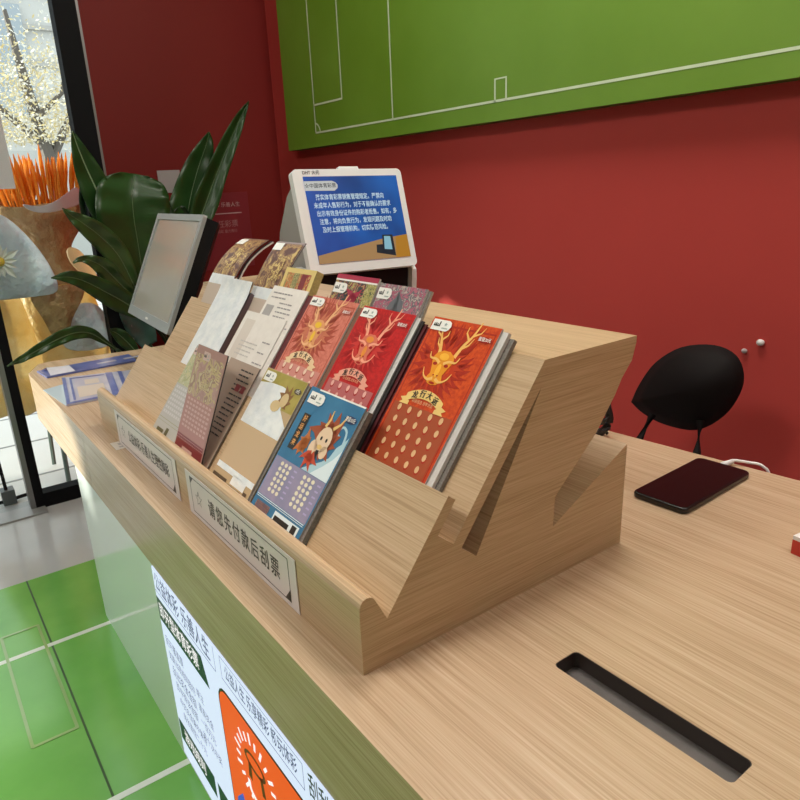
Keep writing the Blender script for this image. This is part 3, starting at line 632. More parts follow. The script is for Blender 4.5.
pad('pad of grey-edged tickets under the dark green ticket', 3, .419, .104, .055, .203, .0003, .0031, EDGE_G, edge=EDGE_G)
tG = pad('thick gold-framed ticket pad with red pattern in the rear tier behind the white receipts', 3, .566, .096, .06, .198, .0003, .013, mat('gold_frame_print', (.72, .55, .20), .35), name='scratch_ticket', edge=mat('ticket_edge_olive', (.50, .42, .17), .5, var=(300, (.40, .34, .14))))
art('red_print', [rc(.010, .02, .086, .190)], pattern('red_gold', [(.50, .12, .05), (.55, .20, .07), (.30, .27, .10), (.62, .34, .14), (.36, .05, .05)], 70), tG, .0132)
art('maroon_band', [rc(.058, .02, .074, .190)], mat('maroon_print', (.22, .02, .03), .35), tG, .0134); art('green_band', [rc(.034, .02, .050, .190)], pattern('green_gold', [(.16, .15, .07), (.5, .42, .18), (.25, .23, .10)], 120), tG, .0134)
# tall brown-gold tickets
BRG = pattern('brown_gold', [(.12, .055, .04), (.20, .10, .065), (.40, .25, .10), (.26, .15, .09), (.58, .42, .16)], 55)
def brown(label, y_left, w, prof, roll=0):
    o, fz = curled(label, 3, y_left, w, prof, .0014, mat('brown_ticket', (.22, .125, .09), .28, coat=.4), edge=EDGE_B)
    vmax = prof[-1][0]
    def strip(name, x0, x1, v0, v1, m, z):
        n = 8; art(name, [rc(x0, v0 + (v1 - v0) * k / n, x1, v0 + (v1 - v0) * (k + 1) / n) for k in range(n)], m, o, z, lambda x, y: fz(y))
    strip('gold_pattern', .004, w - .004, vmax - .088, vmax - .004, BRG, .0012)
    strip('silver_band', .002, w - .002, vmax - .108, vmax - .088, FOIL, .0012)
    strip('beige_area', .002, w - .002, .10, vmax - .108, mat('beige_scratch', (.52, .42, .35), .4), .0012)
    strip('logo_patch', .004, .036, vmax - .018, vmax - .004, WHITE, .0022)
    strip('gold_script', .044, .074, vmax - .074, vmax - .028, pattern('gold_script', [(.22, .12, .06), (.70, .55, .22), (.60, .42, .14), (.2, .1, .05)], 110), .0020)
    return o
brown('brown and gold ticket arching back in the rear tier, nearest the monitor', .853, .108, [(.05, .010), (.12, .012), (.20, .013), (.250, .008), (.288, -.006), (.315, -.024)])
curled('dark booklet leaning behind the arched brown ticket, with a pale edge', 3, .750, .010, [(.05, .006), (.14, .008), (.24, .005), (.285, -.010), (.315, -.030)], .003, EDGE_B, 'ticket_pad', edge=EDGE_W)
pad('black ticket pad behind the arched brown ticket', 3, .832, .080, .05, .17, .0003, .0048, EDGE_B, edge=EDGE_G)
brown('second brown and gold ticket in the rear tier, left of the blue terminal screen', .665, .100, [(.05, .010), (.12, .011), (.20, .0105), (.26, .007), (.306, -.003)])
pad('dark ticket pad behind the second brown ticket', 3, .660, .103, .05, .165, .0003, .0050, EDGE_B, edge=EDGE_B)

# ------------------------------------------------------------------ front tier tickets
# blue
bl = pad('blue ticket with a red-maned figure, nearest in the front tier', 1, .279, .119, .0035, .1665, .0075, .0020, tmat('blue_ticket', (.035, .155, .30), .25, (25, (.05, .20, .36))), name='scratch_ticket', edge=EDGE_S)
w, h, z = .119, .1665, .0020
art('white_top_edge', [rc(.02, h - .002, w, h)], WHITE, bl, z + .0002)
art('pale_swirl', [[(.060, .0725), (.117, .0725), (.117, .128), (.110, .118), (.104, .112), (.100, .098), (.090, .090), (.075, .082)]] + stroke(catmull([(.112, .118), (.108, .132), (.098, .136), (.094, .128), (.100, .124)], 4), .004, .0015), tmat('pale_blue_print', (.42, .62, .70)), bl, z + .0002)
art('white_cloud', [[(.080, .0725), (.117, .0725), (.117, .112), (.108, .098), (.096, .086)]], tmat('ice_print', (.72, .82, .86)), bl, z + .0003)
art('red_mane', [flame(.078, .115, a, L, .022) for a, L in ((2.9, .042), (2.4, .03), (1.9, .034), (1.3, .036), (.8, .032), (.2, .026), (-.4, .024), (-1.0, .030), (-1.6, .026), (-2.2, .03))], tmat('auburn_print', (.34, .075, .03)), bl, z + .0004)
art('face_patch', [ell(.075, .113, .0145, .0165, 16), ell(.062, .100, .008, .010, 12), ell(.085, .100, .007, .008, 12), ell(.064, .088, .006, .007, 12)], tmat('cream_print', (.78, .58, .40)), bl, z + .0005)
art('gold_horns', stroke([(.067, .128), (.070, .138), (.069, .149)], .005, .0015) + stroke([(.083, .129), (.092, .137), (.098, .149)], .005, .0015) + [ell(.074, .104, .005, .003, 8)], tmat('gold_print', (.75, .50, .18)), bl, z + .0006)
art('dark_eyes', [ell(.070, .114, .002, .0026, 8), ell(.081, .114, .002, .0026, 8), flame(.074, .100, -1.4, .012, .006)], BLACK, bl, z + .0007)
art('red_garment', [flame(.066, .092, a, .022, .010) for a in (-.5, -1.2, -2.0, -2.8)], tmat('scarlet_print', (.55, .07, .03)), bl, z + .0006)
art('orange_spirit', [flame(.043, .098, a, L, .013) for a, L in ((1.57, .022), (2.4, .014), (.8, .014), (3.6, .020), (-1.2, .012), (4.2, .016))], tmat('orange_print', (.52, .16, .04)), bl, z + .0005)
pl = art('title_plate', [rc(.0135, .086, .0285, .133)], BLACK, bl, z + .0004)
for k, ch in enumerate('好运龙来'): text('title_text', ch, .0088, mat('title_orange', (.85, .40, .12), .4), pl, .021, .126 - .0105 * k, z + .0007, bold=.03)
star_logo(bl, .006, .146, .034, .015, z + .0006)
pp = art('price_plate', [ell(.104, .1465, .012, .0045, 14)], mat('navy_print', (.015, .03, .10), .3), bl, z + .0005); text('price', '面值10元', .0060, WHITE, pp, .104, .1465, z + .0008, bold=.02, sx=.8)
sa = art('scratch_area', [rc(.002, .022, w - .002, .072)], tmat('lavender_print', (.24, .24, .37), .3, (30, (.34, .29, .42))), bl, z + .00025)
art('scratch_spot', [ell(x0 + .0095 * c, .066 - .0068 * r, .0034, .0026, 10) for x0 in (.022, .076) for r in range(6) for c in range(3)], tmat('spot_cream', (.80, .74, .56)), sa, z + .0005)
art('price_dots', [rc(x0 + .029, .0645 - .0068 * r, x0 + .036, .0665 - .0068 * r) for x0 in (.022, .076) for r in range(6)], tmat('violet_print', (.44, .38, .60)), sa, z + .0005)
art('white_rules', [rc(.003, .0205, w - .003, .0215), rc(.003, .0185, w - .003, .0192), rc(.055, .004, .112, .016)], tmat('ice_print', (.72, .82, .86)), bl, z + .0005)
art('barcode', [rc(.010 + .0028 * k, .004, .0112 + .0028 * k, .015) for k in range(12)], mat('rust_print', (.42, .15, .06), .4), bl, z + .0005)
art('number_box', [rc(.058, .0055, .092, .0115), rc(.098, .0045, .108, .0145)], BLACK, bl, z + .0007)
pad('grey-edged ticket pad under the blue ticket', 1, .277, .122, .0035, .163, .0003, .0070, EDGE_G, edge=mat('ticket_edge_teal', (.10, .12, .12), .4, var=(300, (.2, .2, .19))))
# gold with silver foil
gl = pad('olive-gold ticket with silver foil window and beige lower half, front tier', 1, .402, .112, .0035, .168, .0075, .0020, tmat('gold_ticket', (.50, .36, .21), .3), name='scratch_ticket', edge=EDGE_S)
w, h = .112, .168
art('olive_top', [rc(.001, .122, w - .001, h - .001)], tmat('olive_print', (.32, .27, .055), .3, (40, (.42, .34, .09))), gl, z + .0002)
art('foil_window', [[(.001, .086), (w - .001, .086), (w - .001, .104), (.082, .122), (.070, .150), (.060, .151), (.030, .150), (.001, .146)]], FOIL, gl, z + .0003)
art('beige_area', [rc(.001, .026, w - .001, .086)], tmat('beige_print', (.56, .40, .245), .32), gl, z + .0002)
art('brown_figure', [flame(.080, .135, a, L, .013) for a, L in ((1.2, .022), (1.9, .022), (2.6, .020), (.5, .020), (-.2, .018), (3.3, .016), (-.9, .016))] , tmat('brown_print', (.27, .13, .05)), gl, z + .0005)
art('gold_face', [ell(.080, .135, .009, .010, 14), ell(.066, .124, .012, .008, 12)], tmat('pale_gold_print', (.64, .48, .26)), gl, z + .0006)
star_logo(gl, .004, .150, .030, .014, z + .0006)
pp = art('price_plate', [ell(.100, .152, .009, .004, 14)], mat('dark_brown_print', (.08, .05, .03), .3), gl, z + .0005); text('price', '10元', .006, WHITE, pp, .100, .152, z + .0008, bold=.02, sx=.8)
art('silver_strip', [rc(.001, .018, w - .001, .026), rc(.055, .008, .095, .020)], FOIL, gl, z + .0004)
art('number_strip', [rc(.002, .003, .045, .010), rc(.050, .002, .090, .006), rc(.096, .003, .106, .010)], mat('dark_brown_print', (.08, .05, .03), .3), gl, z + .0005)
pad('olive-edged ticket pad under the olive-gold ticket', 1, .400, .1145, .0035, .165, .0003, .0070, EDGE_G, edge=mat('ticket_edge_bronze', (.20, .14, .08), .45, var=(300, (.32, .26, .15))))
# pale and pink pair
pk = pad('dusty pink scratch ticket with gold lettering, leaning out in the front tier', 1, .543, .108, .0035, .162, .0095, .0020, tmat('dusty_pink_ticket', (.40, .215, .185), .28), name='scratch_ticket', edge=EDGE_B, lean=.27)
w, h = .108, .162
art('gold_pattern', [rc(.002, .085, .104, .150)], pattern('pink_gold', [(.42, .24, .21), (.46, .28, .24), (.52, .40, .20), (.34, .20, .16), (.56, .46, .28)], 45), pk, z + .0002)
art('rose_area', [rc(.002, .028, .104, .086)], tmat('rose_print', (.45, .22, .20), .3), pk, z + .0003)
art('rose_spots', [rc(.010 + .0115 * c, .080 - .0068 * r, .018 + .0115 * c, .0835 - .0068 * r) for r in range(7) for c in range(8)], tmat('rose_light', (.60, .38, .34)), pk, z + .0005)
art('maroon_base', [rc(.002, .002, .104, .027)], mat('maroon_print', (.16, .025, .035), .3), pk, z + .0003); art('pale_rules', [rc(.002, .024, .104, .0245), rc(.002, .020, .104, .0205), rc(.03, .006, .07, .012)], tmat('rose_light', (.60, .38, .34)), pk, z + .0005)
text('gold_lettering', '好运', .020, mat('letter_gold', (.62, .48, .24), .3, .3), pk, .084, .128, z + .0006, bold=.02, rot=-.1); text('gold_lettering', '锦鲤', .014, mat('letter_gold', (.62, .48, .24), .3, .3), pk, .055, .106, z + .0006, bold=.02)
star_logo(pk, .030, .143, .026, .013, z + .0006, mat('logo_pink', (.60, .42, .38), .4))
pg = pad('pale green and silver ticket behind the dusty pink one, leftmost in the front tier', 1, .668, .106, .0035, .158, .0030, .0012, tmat('pale_silver_ticket', (.44, .43, .41), .22), name='scratch_ticket', edge=EDGE_W)
art('green_pattern', [rc(.001, .088, .105, .150)], pattern('sage_gold', [(.36, .36, .20), (.44, .42, .28), (.50, .46, .27), (.36, .40, .24), (.54, .49, .36)], 60), pg, .0014)
art('grid_marks', [rc(.006 + .0095 * c, .080 - .0075 * r, .013 + .0095 * c, .0845 - .0075 * r) for r in range(7) for c in range(10)], tmat('silver_print', (.56, .54, .54)), pg, .0015)
art('rule_lines', [rc(.001, .026, .105, .027), rc(.001, .021, .105, .0217)], mat('olive_line', (.30, .30, .16), .4), pg, .0015)
art('base_number', [rc(.016, .002, .045, .010), rc(.052, .002, .064, .016)], mat('olive_dark', (.10, .09, .04), .4), pg, .0015)
star_logo(pg, .002, .142, .022, .012, .0015, mat('logo_pink', (.60, .42, .38), .4))
bk = pad('ticket back with dark text lines, fanned out behind the dusty pink ticket', 1, .531, .100, .0035, .1615, .0022, .0020, mat('taupe_paper', (.36, .27, .21), .5), name='ticket_slip', edge=EDGE_G)
text_lines(bk, .05, .095, .05, .150, 14, .0023, EDGE_B, 21, .0022); art('maroon_stamp', [rc(.060, .118, .074, .129), rc(.078, .118, .090, .129)], mat('maroon_print', (.16, .025, .035), .3), bk, .0024)

# ================================================================== THINGS ON THE COUNTER
# phone: local x across, y along
PB = mat('phone_black', (.008, .008, .009), .25); PG = mat('phone_glass', (.004, .003, .004), .06, spec=.25)
ph = thing('phone', 'black smartphone lying face up on the worktop, charging', 'phone', Matrix.Translation((.836, .4655, TOP)) @ Matrix.Rotation(math.radians(-90 + 2.2), 4, 'Z'))
b = slab(rrect(-.039, -.087, .039, .087, .010, 6), [], 0, .0085); bmesh.ops.bevel(b, geom=[e for e in b.edges if abs(e.verts[0].co.z - e.verts[1].co.z) < 1e-6 and len(e.link_faces) == 2 and e.calc_face_angle(0) > .8], offset=.0022, segments=3, affect='EDGES', profile=.5)
obj('case', b, PB, ph, True)
obj('screen', slab(rrect(-.0365, -.0845, .0365, .0845, .009, 6), [], .0085, .0089), PG, ph)
boxo('side_button', (-.0398, .02, .003), (-.0388, .05, .0055), PB, ph)
CBL = mat('white_cable', (.78, .75, .74), .4)
cab = thing('charging_cable', 'white charging cable looping from the phone over the counter edge', 'cable')
p0 = at(725, 463.5, 2, TOP + .006)
obj('cord', tube(BM(), catmull([(p0.x + .012, p0.y, TOP + .005), (.945, .468, TOP + .008), (.958, .452, TOP + .006), (.966, .435, TOP + .003), (.972, .425, TOP - .02), (.974, .420, TOP - .12), (.972, .418, TOP - .30)], 6), .0022, 8), CBL, cab, True)
obj('plug', tube(BM(), [(.925, .4725, TOP + .0052), (.944, .4685, TOP + .0062)], [.0045, .0036], 8), CBL, cab, True)
# red box at the right edge
rb = thing('red_box', 'small red box with a white top at the right edge of the worktop', 'box', Matrix.Translation((.757, .298, TOP)) @ Matrix.Rotation(math.radians(-9), 4, 'Z'))
boxo('body', (0, -.085, 0), (.055, 0, .0175), mat('red_card', (.50, .03, .02), .35), rb); boxo('lid', (0, -.085, .0176), (.055, 0, .0225), mat('white_card_top', (.74, .72, .70), .4), rb)
# leaflets
NAVY = mat('leaflet_navy', (.075, .10, .30), .3, coat=.4, var=(40, (.12, .15, .36))); LILAC = mat('leaflet_lilac', (.36, .36, .48), .3, coat=.4, var=(18, (.46, .44, .50)))
def leaflet(name, label, px, th, m, rise=0):
    P = [at(x, y, 2, TOP + .001) for x, y in px]; c = sum(P, Vector()) / 4; c.z = TOP + rise
    ax = (P[1] - P[0]).normalized(); ax.z = 0; ay = Vector((-ax.y, ax.x, 0))
    t = thing(name, label, 'leaflet', frame(c, ax, ay, (0, 0, 1)), 'blue leaflets on the far counter')
    L = [((p - c).dot(ax), (p - c).dot(ay)) for p in P]
    b = extrude_poly(BM(), L, lambda p, k: (p[0], p[1], th * k)); obj('sheets', b, m, t)
    return t, L
lf1, L1 = leaflet('leaflet', 'folded blue leaflet stack nearest the clipped corner of the far counter', [(47, 378), (137, 361), (129, 355), (37, 372)], .004, NAVY)
# folded-over pale corner of the first leaflet
b = BM(); x0 = min(p[0] for p in L1); ym = [p[1] for p in L1]
grid(b, [[(L1[0][0] + .01, L1[0][1] + .004, .0046), (L1[0][0] + .07, L1[0][1] + .004, .0046)], [(L1[3][0] + .02, L1[3][1] * .55, .012), (L1[3][0] + .075, L1[3][1] * .5, .008)], [(L1[3][0] + .012, L1[3][1] - .006, .0046), (L1[3][0] + .06, L1[3][1] - .006, .0046)]]); obj('folded_flap', b, mat('leaflet_white', (.62, .60, .66), .3), lf1, True)
for k in range(2): art('pale_print', [rc(.02 + .07 * k, -.012, .07 + .07 * k, .004)], LILAC, lf1, .0044)
lf2, L2 = leaflet('leaflet', 'pale blue printed leaflet with navy border, touching the end of the rack lip', [(67, 406), (140, 391), (131, 371), (62, 379)], .004, LILAC)
def inset(L, a, b, c, d):   # bilinear sub-quad
    P = lambda u, v: tuple((L[0][i] * (1 - u) + L[1][i] * u) * (1 - v) + (L[3][i] * (1 - u) + L[2][i] * u) * v for i in (0, 1))
    return [P(a, c), P(b, c), P(b, d), P(a, d)]
art('navy_border', [inset(L2, 0, .05, 0, 1), inset(L2, .05, 1, 0, .06), inset(L2, .62, .72, .06, 1), inset(L2, .8, .86, .06, 1), inset(L2, .10, .13, .1, .95), inset(L2, .13, .6, .90, .94)], NAVY, lf2, .0043)
art('beige_picture', [inset(L2, .18, .55, .15, .55), inset(L2, .3, .5, .6, .8)], mat('leaflet_beige', (.50, .42, .36), .35), lf2, .0043)
lf3, L3 = leaflet('leaflet', 'bluish white leaflet corner sticking out at the counter edge under the printed one', [(66, 405.5), (80, 399), (64, 384), (43, 390)], .0012, mat('leaflet_bluewhite', (.42, .50, .56), .25, coat=.4), 0)
# small black cup-like stand behind the leaflets
dk = at(143, 352, 2, TOP)
cab2 = thing('cable_tangle', 'black cable tangle at the back of the worktop behind the rack notch', 'cable')
p1 = at(603, 438, 2, TOP)
b = BM()
rnd = random.Random(2); pts = []
for k in range(26):
    a = k * .9; pts.append((p1.x + .013 * math.cos(a), p1.y + .012 * math.sin(a * 1.1), TOP + .004 + .0029 * k + .004 * math.sin(a * 2)))
tube(b, catmull(pts, 4), .0028, 6); obj('cord', b, mat('black_cable', (.012, .011, .012), .45), cab2, True)
b = BM(); tube(b, catmull([(p1.x - .004, p1.y + .004, TOP + .0065), (p1.x + .004, p1.y - .008, TOP + .03), (p1.x + .002, p1.y - .004, TOP + .055), (p1.x, p1.y - .002, TOP + .072)], 5), .006, 8); obj('plug', b, mat('black_cable', (.012, .011, .012), .45), cab2, True)

# terminal with blue screen
K = 1.28
to = Vector((.50741 * K, .94145 * K, H + .02716 * K)); tx = Vector((.9989, -.0400, -.0228)).normalized(); ty_ = Vector((.0411, -.2867, -.957)); tz = tx.cross(-ty_).normalized(); tyu = tz.cross(tx).normalized()
TWd, THt = .1945 * K, .1568 * K
term = thing('lottery_terminal', 'white framed touchscreen terminal with a blue screen on a black stand, behind the rack', 'terminal', Matrix.Translation((.78, 1.2, TOP)))
SM = frame(to - tyu * THt, tx, tyu, tz)     # origin bottom left of the screen unit
PLW = mat('white_plastic', (.73, .74, .75), .35); PLG = mat('grey_plastic', (.34, .34, .32), .45); PLB = mat('black_plastic', (.007, .007, .008), .45, spec=.2)
su = empty('screen_unit', SM, term)
def child(o, parent): o.parent = parent; o.matrix_parent_inverse = Matrix.Identity(4); return o
b = slab(rrect(0, 0, TWd, THt, .010, 5), [], -.016, 0); obj('bezel', b, PLW, su)
SCB = mat('terminal_screen', (.01, .02, .05), .15, emit=(.012, .085, .36), es=1.0)
nt = SCB.node_tree; g = nt.nodes.new('ShaderNodeTexNoise'); g.inputs['Scale'].default_value = 9; tc = nt.nodes.new('ShaderNodeTexCoord'); rp = nt.nodes.new('ShaderNodeValToRGB'); rp.color_ramp.elements[0].position = .3; rp.color_ramp.elements[1].position = .75
rp.color_ramp.elements[0].color = (.005, .028, .15, 1); rp.color_ramp.elements[1].color = (.010, .10, .40, 1)
nt.links.new(tc.outputs['Object'], g.inputs['Vector']); nt.links.new(g.outputs['Fac'], rp.inputs['Fac']); nt.links.new(rp.outputs['Color'], nt.nodes['Principled BSDF'].inputs['Emission Color'])
x0, x1, y0, y1 = .083 * TWd, .945 * TWd, .095 * THt, .930 * THt
scn = art('screen', [rc(x0, y0, x1, y1)], SCB, su, .0006)
SW = em('screen_text_white', (.62, .80, .86), .8); SBG = em('screen_badge', (.60, .62, .60), .75); SKB = em('screen_dark', (.012, .02, .035), .6); SDK = em('screen_desk', (.42, .24, .10), .75); SDO = em('screen_orange', (.45, .20, .02), .8)
bg = art('badge', [[(x0, .795 * THt), (.34 * TWd, .79 * THt), (.37 * TWd, .815 * THt), (.375 * TWd, .845 * THt), (.36 * TWd, .87 * THt), (.33 * TWd, .885 * THt), (x0, .885 * THt)]], SBG, su, .0009)
text('badge_text', '☆中国体育彩票', .0098, SKB, bg, .222 * TWd, .838 * THt, .0012, bold=.02)
for k, s_ in enumerate(('　落实体育彩票销售管理规定。严禁向', '未成年人售彩行为，对于不能确认的要求', '出示有效身份证件的购彩者拒售。如有，多', '注意，将向负责行为，发现问题及时劝', '及时上报管理机构，切实防范风险。')):
    text('screen_text', s_, .0122, SW, su, (.12 + .012 * k) * TWd, (.725 - .078 * k) * THt, .0011, 'LEFT', bold=.01, sx=.80)
art('desk_picture', [[(x0 + .008, y0), (x1, y0), (x1, .325 * THt), (.72 * TWd, .30 * THt), (x0 + .001, .175 * THt), (x0, y0)]], SDK, su, .0009)
art('orange_corner', [[(.80 * TWd, y0), (x1, y0), (x1, .325 * THt), (.83 * TWd, .31 * THt)]], SDO, su, .0010)
art('machine_picture', [[(.62 * TWd, .16 * THt), (.80 * TWd, .115 * THt), (.80 * TWd, .33 * THt), (.70 * TWd, .335 * THt), (.69 * TWd, .24 * THt), (.63 * TWd, .24 * THt)]], SKB, su, .0012)
art('machine_screen', [[(.70 * TWd, .19 * THt), (.775 * TWd, .18 * THt), (.775 * TWd, .315 * THt), (.715 * TWd, .32 * THt)]], em('screen_cyan', (.25, .50, .60), .8), su, .0014)
text('maker_mark', 'DHT 大元', .0085, INK, su, .16 * TWd, .965 * THt, .0006, bold=.01)
b = slab(rrect(.105, THt - .001, .150, THt + .006, .002, 3), [], -.014, -.003); obj('sensor', b, PLW, su)
# rear wedge body, in world axes relative to the thing
def tw(name, prof, xa, xb, m):   # prof in (y,z) world
    bm = BM(); extrude_poly(bm, prof, lambda p, k: ((xb if k else xa) - .78, p[0] - 1.2, p[1] - TOP)); return obj(name, bm, m, term)
zb = to.z - .957 * THt; yb = to.y - .2867 * THt
tw('rear_body', [(to.y + .010, to.z - .030), (yb + .018, zb + .006), (yb + .13, zb - .02), (yb + .155, zb + .01), (yb + .135, zb + .075), (to.y + .035, to.z - .050)], to.x + .004, to.x + TWd - .012, PLG)
tw('rear_base', [(yb + .02, zb + .004), (yb + .02, zb - .06), (yb + .21, zb - .06), (yb + .21, zb - .025), (yb + .15, zb - .018)], to.x - .002, to.x + TWd + .0, PLW)
tw('stand', [(yb + .03, TOP), (yb + .012, zb - .002), (yb + .019, zb - .002), (yb + .019, zb - .062), (yb + .215, zb - .062), (yb + .215, TOP)], to.x + .012, to.x + TWd - .016, PLB)
for xa in (to.x - .012, to.x + TWd - .012):
    tw('side_cheek', [(yb + .03, TOP), (yb + .004, zb - .035), (yb + .004, zb - .016), (yb + .024, zb + .008), (yb + .05, zb + .012), (yb + .20, zb - .03), (yb + .216, zb - .06), (yb + .216, TOP)], xa, xa + .012, PLW)

# customer monitor, screen switched off, tilted towards the customers
K2 = 1.7
mo = Vector((.33401 * K2, 1.04026 * K2, H - .02444 * K2)); mx_ = Vector((-.0676, -.9977, .0012)).normalized(); mdn = Vector((-.4326, -.0872, -.897)); mz = mx_.cross(-mdn).normalized(); my = mz.cross(mx_).normalized()
MWd, MHt = .2195 * K2, .152 * K2
mon = thing('monitor', 'silver framed monitor with a blank screen, tilted back on the far counter end', 'monitor', Matrix.Translation((.55, 1.56, TOP)))
mu = empty('display_unit', frame(mo - my * MHt, mx_, my, mz), mon)
MB_ = mat('monitor_bezel', (.36, .38, .38), .35, .3)
b = slab(rrect(0, 0, MWd, MHt, .004, 3), [rrect(.016, .022, MWd - .016, MHt - .014, .002, 2)], -.008, 0); obj('bezel', b, MB_, mu)
obj('screen', box(BM(), (.014, .020, -.006), (MWd - .014, MHt - .012, -.0035)), mat('blank_screen', (.40, .375, .33), .22, coat=.2), mu)
b = extrude_poly(BM(), [(.003, -.008), (MWd - .001, -.008), (MWd - .001, -.034), (MWd - .05, -.055), (.05, -.055), (.003, -.034)], lambda p, k: (p[0], .004 + (MHt - .008) * k, p[1])); obj('rear_shell', b, PLB, mu)
art('maker_mark', [rc(MWd * .47, .0075, MWd * .53, .0125)], WHITE, mu, .0004)
boxo('stand_neck', (.09, -.16, .0), (.12, -.06, .22), mat('stand_grey', (.20, .21, .20), .4), mon); boxo('stand_base', (-.07, -.15, 0), (.16, .05, .016), PLB, mon)

# ================================================================== WALL THINGS
PG_ = mat('pitch_board_green', (.13, .27, .018), .45, var=(3, (.16, .31, .03)))
PE = mat('pitch_board_edge', (.05, .12, .012), .5)
XBD = 1.37
BDM = frame((XBD, 2.545, 1.083), (0, -1, 0), (0, 0, 1), (-1, 0, 0))
bdp = thing('pitch_board', 'green football pitch board with white markings hanging high on the red wall', 'board', BDM)
BW, BH = 2.35, .95
obj('panel', box(BM(), (0, 0, -.0494), (BW, BH, 0)), [PG_, PE], bdp)
_pn = bdp.children[0]
for p in _pn.data.polygons:
    if abs(p.normal.z) < .5: p.material_index = 1
PLN = mat('pitch_marking', (.62, .74, .52), .4)
lw = .006
lx0, ly0 = 2.545 - 2.328, .045
lx1 = 2.545 - .47
art('touch_lines', [rc(lx0, ly0, lx0 + lw, BH - .045), rc(lx0, ly0, lx1, ly0 + lw), rc(lx1, ly0, lx1 + lw, BH - .045), rc(lx0, BH - .05, lx1, BH - .045)], PLN, bdp, .0008)
art('halfway_line', [rc(2.545 - 1.852, ly0, 2.545 - 1.846, BH - .045)], PLN, bdp, .0008)
art('penalty_box', [rc(lx0, .138, lx0 + .19, .138 + lw), rc(lx0 + .19, .138, lx0 + .196, BH - .138)], PLN, bdp, .0008)
art('corner_arcs', stroke([(lx0 + .035 * math.cos(a * .157), ly0 + .035 * math.sin(a * .157)) for a in range(11)], lw) + stroke([(2.545 - 1.40 + .0, ly0), (2.545 - 1.40, ly0 + .055), (2.545 - 1.36, ly0 + .055), (2.545 - 1.36, ly0)], lw), PLN, bdp, .0008)
# white clips stuck on wall
WC = mat('wall_clip_white', (.70, .66, .64), .4)
for px, py, r, lb in ((762, 342, .0085, 'white plastic clip on the red wall above the chair, the brighter one'), (745.5, 350.5, .0065, 'dull pale clip on the red wall just left of the brighter clip')):
    p = at(px, py, 0, XB); b = BM(); bmesh.ops.create_uvsphere(b, u_segments=10, v_segments=8, radius=r, matrix=Matrix.Diagonal((.7, 1, .8, 1))); bmesh.ops.create_cone(b, segments=8, radius1=r * .5, radius2=r * .5, depth=r * 1.6, cap_ends=True, matrix=Matrix.Translation((r * .5, 0, 0)) @ Matrix.Rotation(PI / 2, 4, 'Y'))
    o = tag(obj('wall_clip', b, WC if r > .007 else mat('wall_clip_dull', (.40, .33, .32), .5), None, True), lb, 'clip', 'clips on the red wall'); o.location = (XB - r * .75, p.y, p.z)
# notice and poster print on the left wall
YN = YL - .0005
nm = frame((.898, YL - .0012, .950), (1, 0, 0), (0, 0, 1), (0, -1, 0))
nt_ = tag(obj('wall_notice', box(BM(), (0, 0, -.001), (.088, .082, .0008)), mat('notice_paper', (.42, .40, .39), .5)), 'small pale paper notice on the red wall, half behind the upright leaves', 'notice'); nt_.matrix_world = nm
po = tag(obj('wall_poster', box(BM(), (0, 0, -.001), (.24, .30, .0006)), mat('poster_red', (.20, .016, .022), .45)), 'dark red poster with faint white lettering on the wall beside the monitor', 'poster'); po.matrix_world = frame((1.02, YL - .0012, .64), (1, 0, 0), (0, 0, 1), (0, -1, 0))
PT = mat('poster_ink', (.46, .30, .30), .5)
text('poster_text', '公益体彩 乐善人生', .020, PT, po, .115, .252, .001, sx=1.05); art('poster_rule', [rc(.02, .217, .205, .221)], PT, po, .001)
text('poster_text', '责任彩票', .030, mat('poster_ink_dim', (.36, .17, .17), .5), po, .125, .176, .001); text('poster_text', '理性购彩 量力而行', .014, mat('poster_ink_dim', (.36, .17, .17), .5), po, .12, .148, .001)

# chair behind the counter
CHB = mat('chair_black', (.008, .006, .006), .75, spec=.15)
ch = thing('chair', 'black chair with a rounded back between the counter and the red wall', 'chair', Matrix.Translation((1.16, .675, 0)))
OUT = catmull([(631, 402), (640, 383), (656, 362), (682, 347), (714, 345), (736, 355), (744, 374), (740, 394), (724, 416), (697, 430), (666, 425), (644, 414), (631, 402)], 4)[:-1]
rows = []
for k in range(6):
    f = 1 - k / 5 * .999; ring = []
    for (px, py) in OUT + OUT[:1]:
        q = at(690 + (px - 690) * f, 390 + (py - 390) * f, 0, 1.165 + .055 * f * f); ring.append(q - Vector((1.16, .675, 0)))
    rows.append(ring)
bm_ = grid(BM(), rows); bmesh.ops.remove_doubles(bm_, verts=bm_.verts, dist=2e-4)
o = obj('shell', bm_, CHB, ch, True); sm = o.modifiers.new('t', 'SOLIDIFY'); sm.thickness = .012
for (ax, ay, bx, by) in ((649, 420, 640, 438), (697, 427, 697, 452)):
    q0 = at(ax, ay, 0, 1.19) - Vector((1.16, .675, 0)); q1 = at(bx, by, 0, 1.17) - Vector((1.16, .675, 0)); q2 = q1 + (q1 - q0) * 3.2; q2.z = 0
    obj('leg', tube(BM(), [q0 + Vector((.01, 0, .01)), q1, q2], [.008, .0075, .006], 8), CHB, ch)
for y in (-.06, .09):
    obj('leg', tube(BM(), [(.12, y, .305), (.16, y * 1.3, 0)], [.008, .006], 8), CHB, ch)
boxo('seat', (.02, -.075, .30), (.17, .085, .33), CHB, ch, .008)

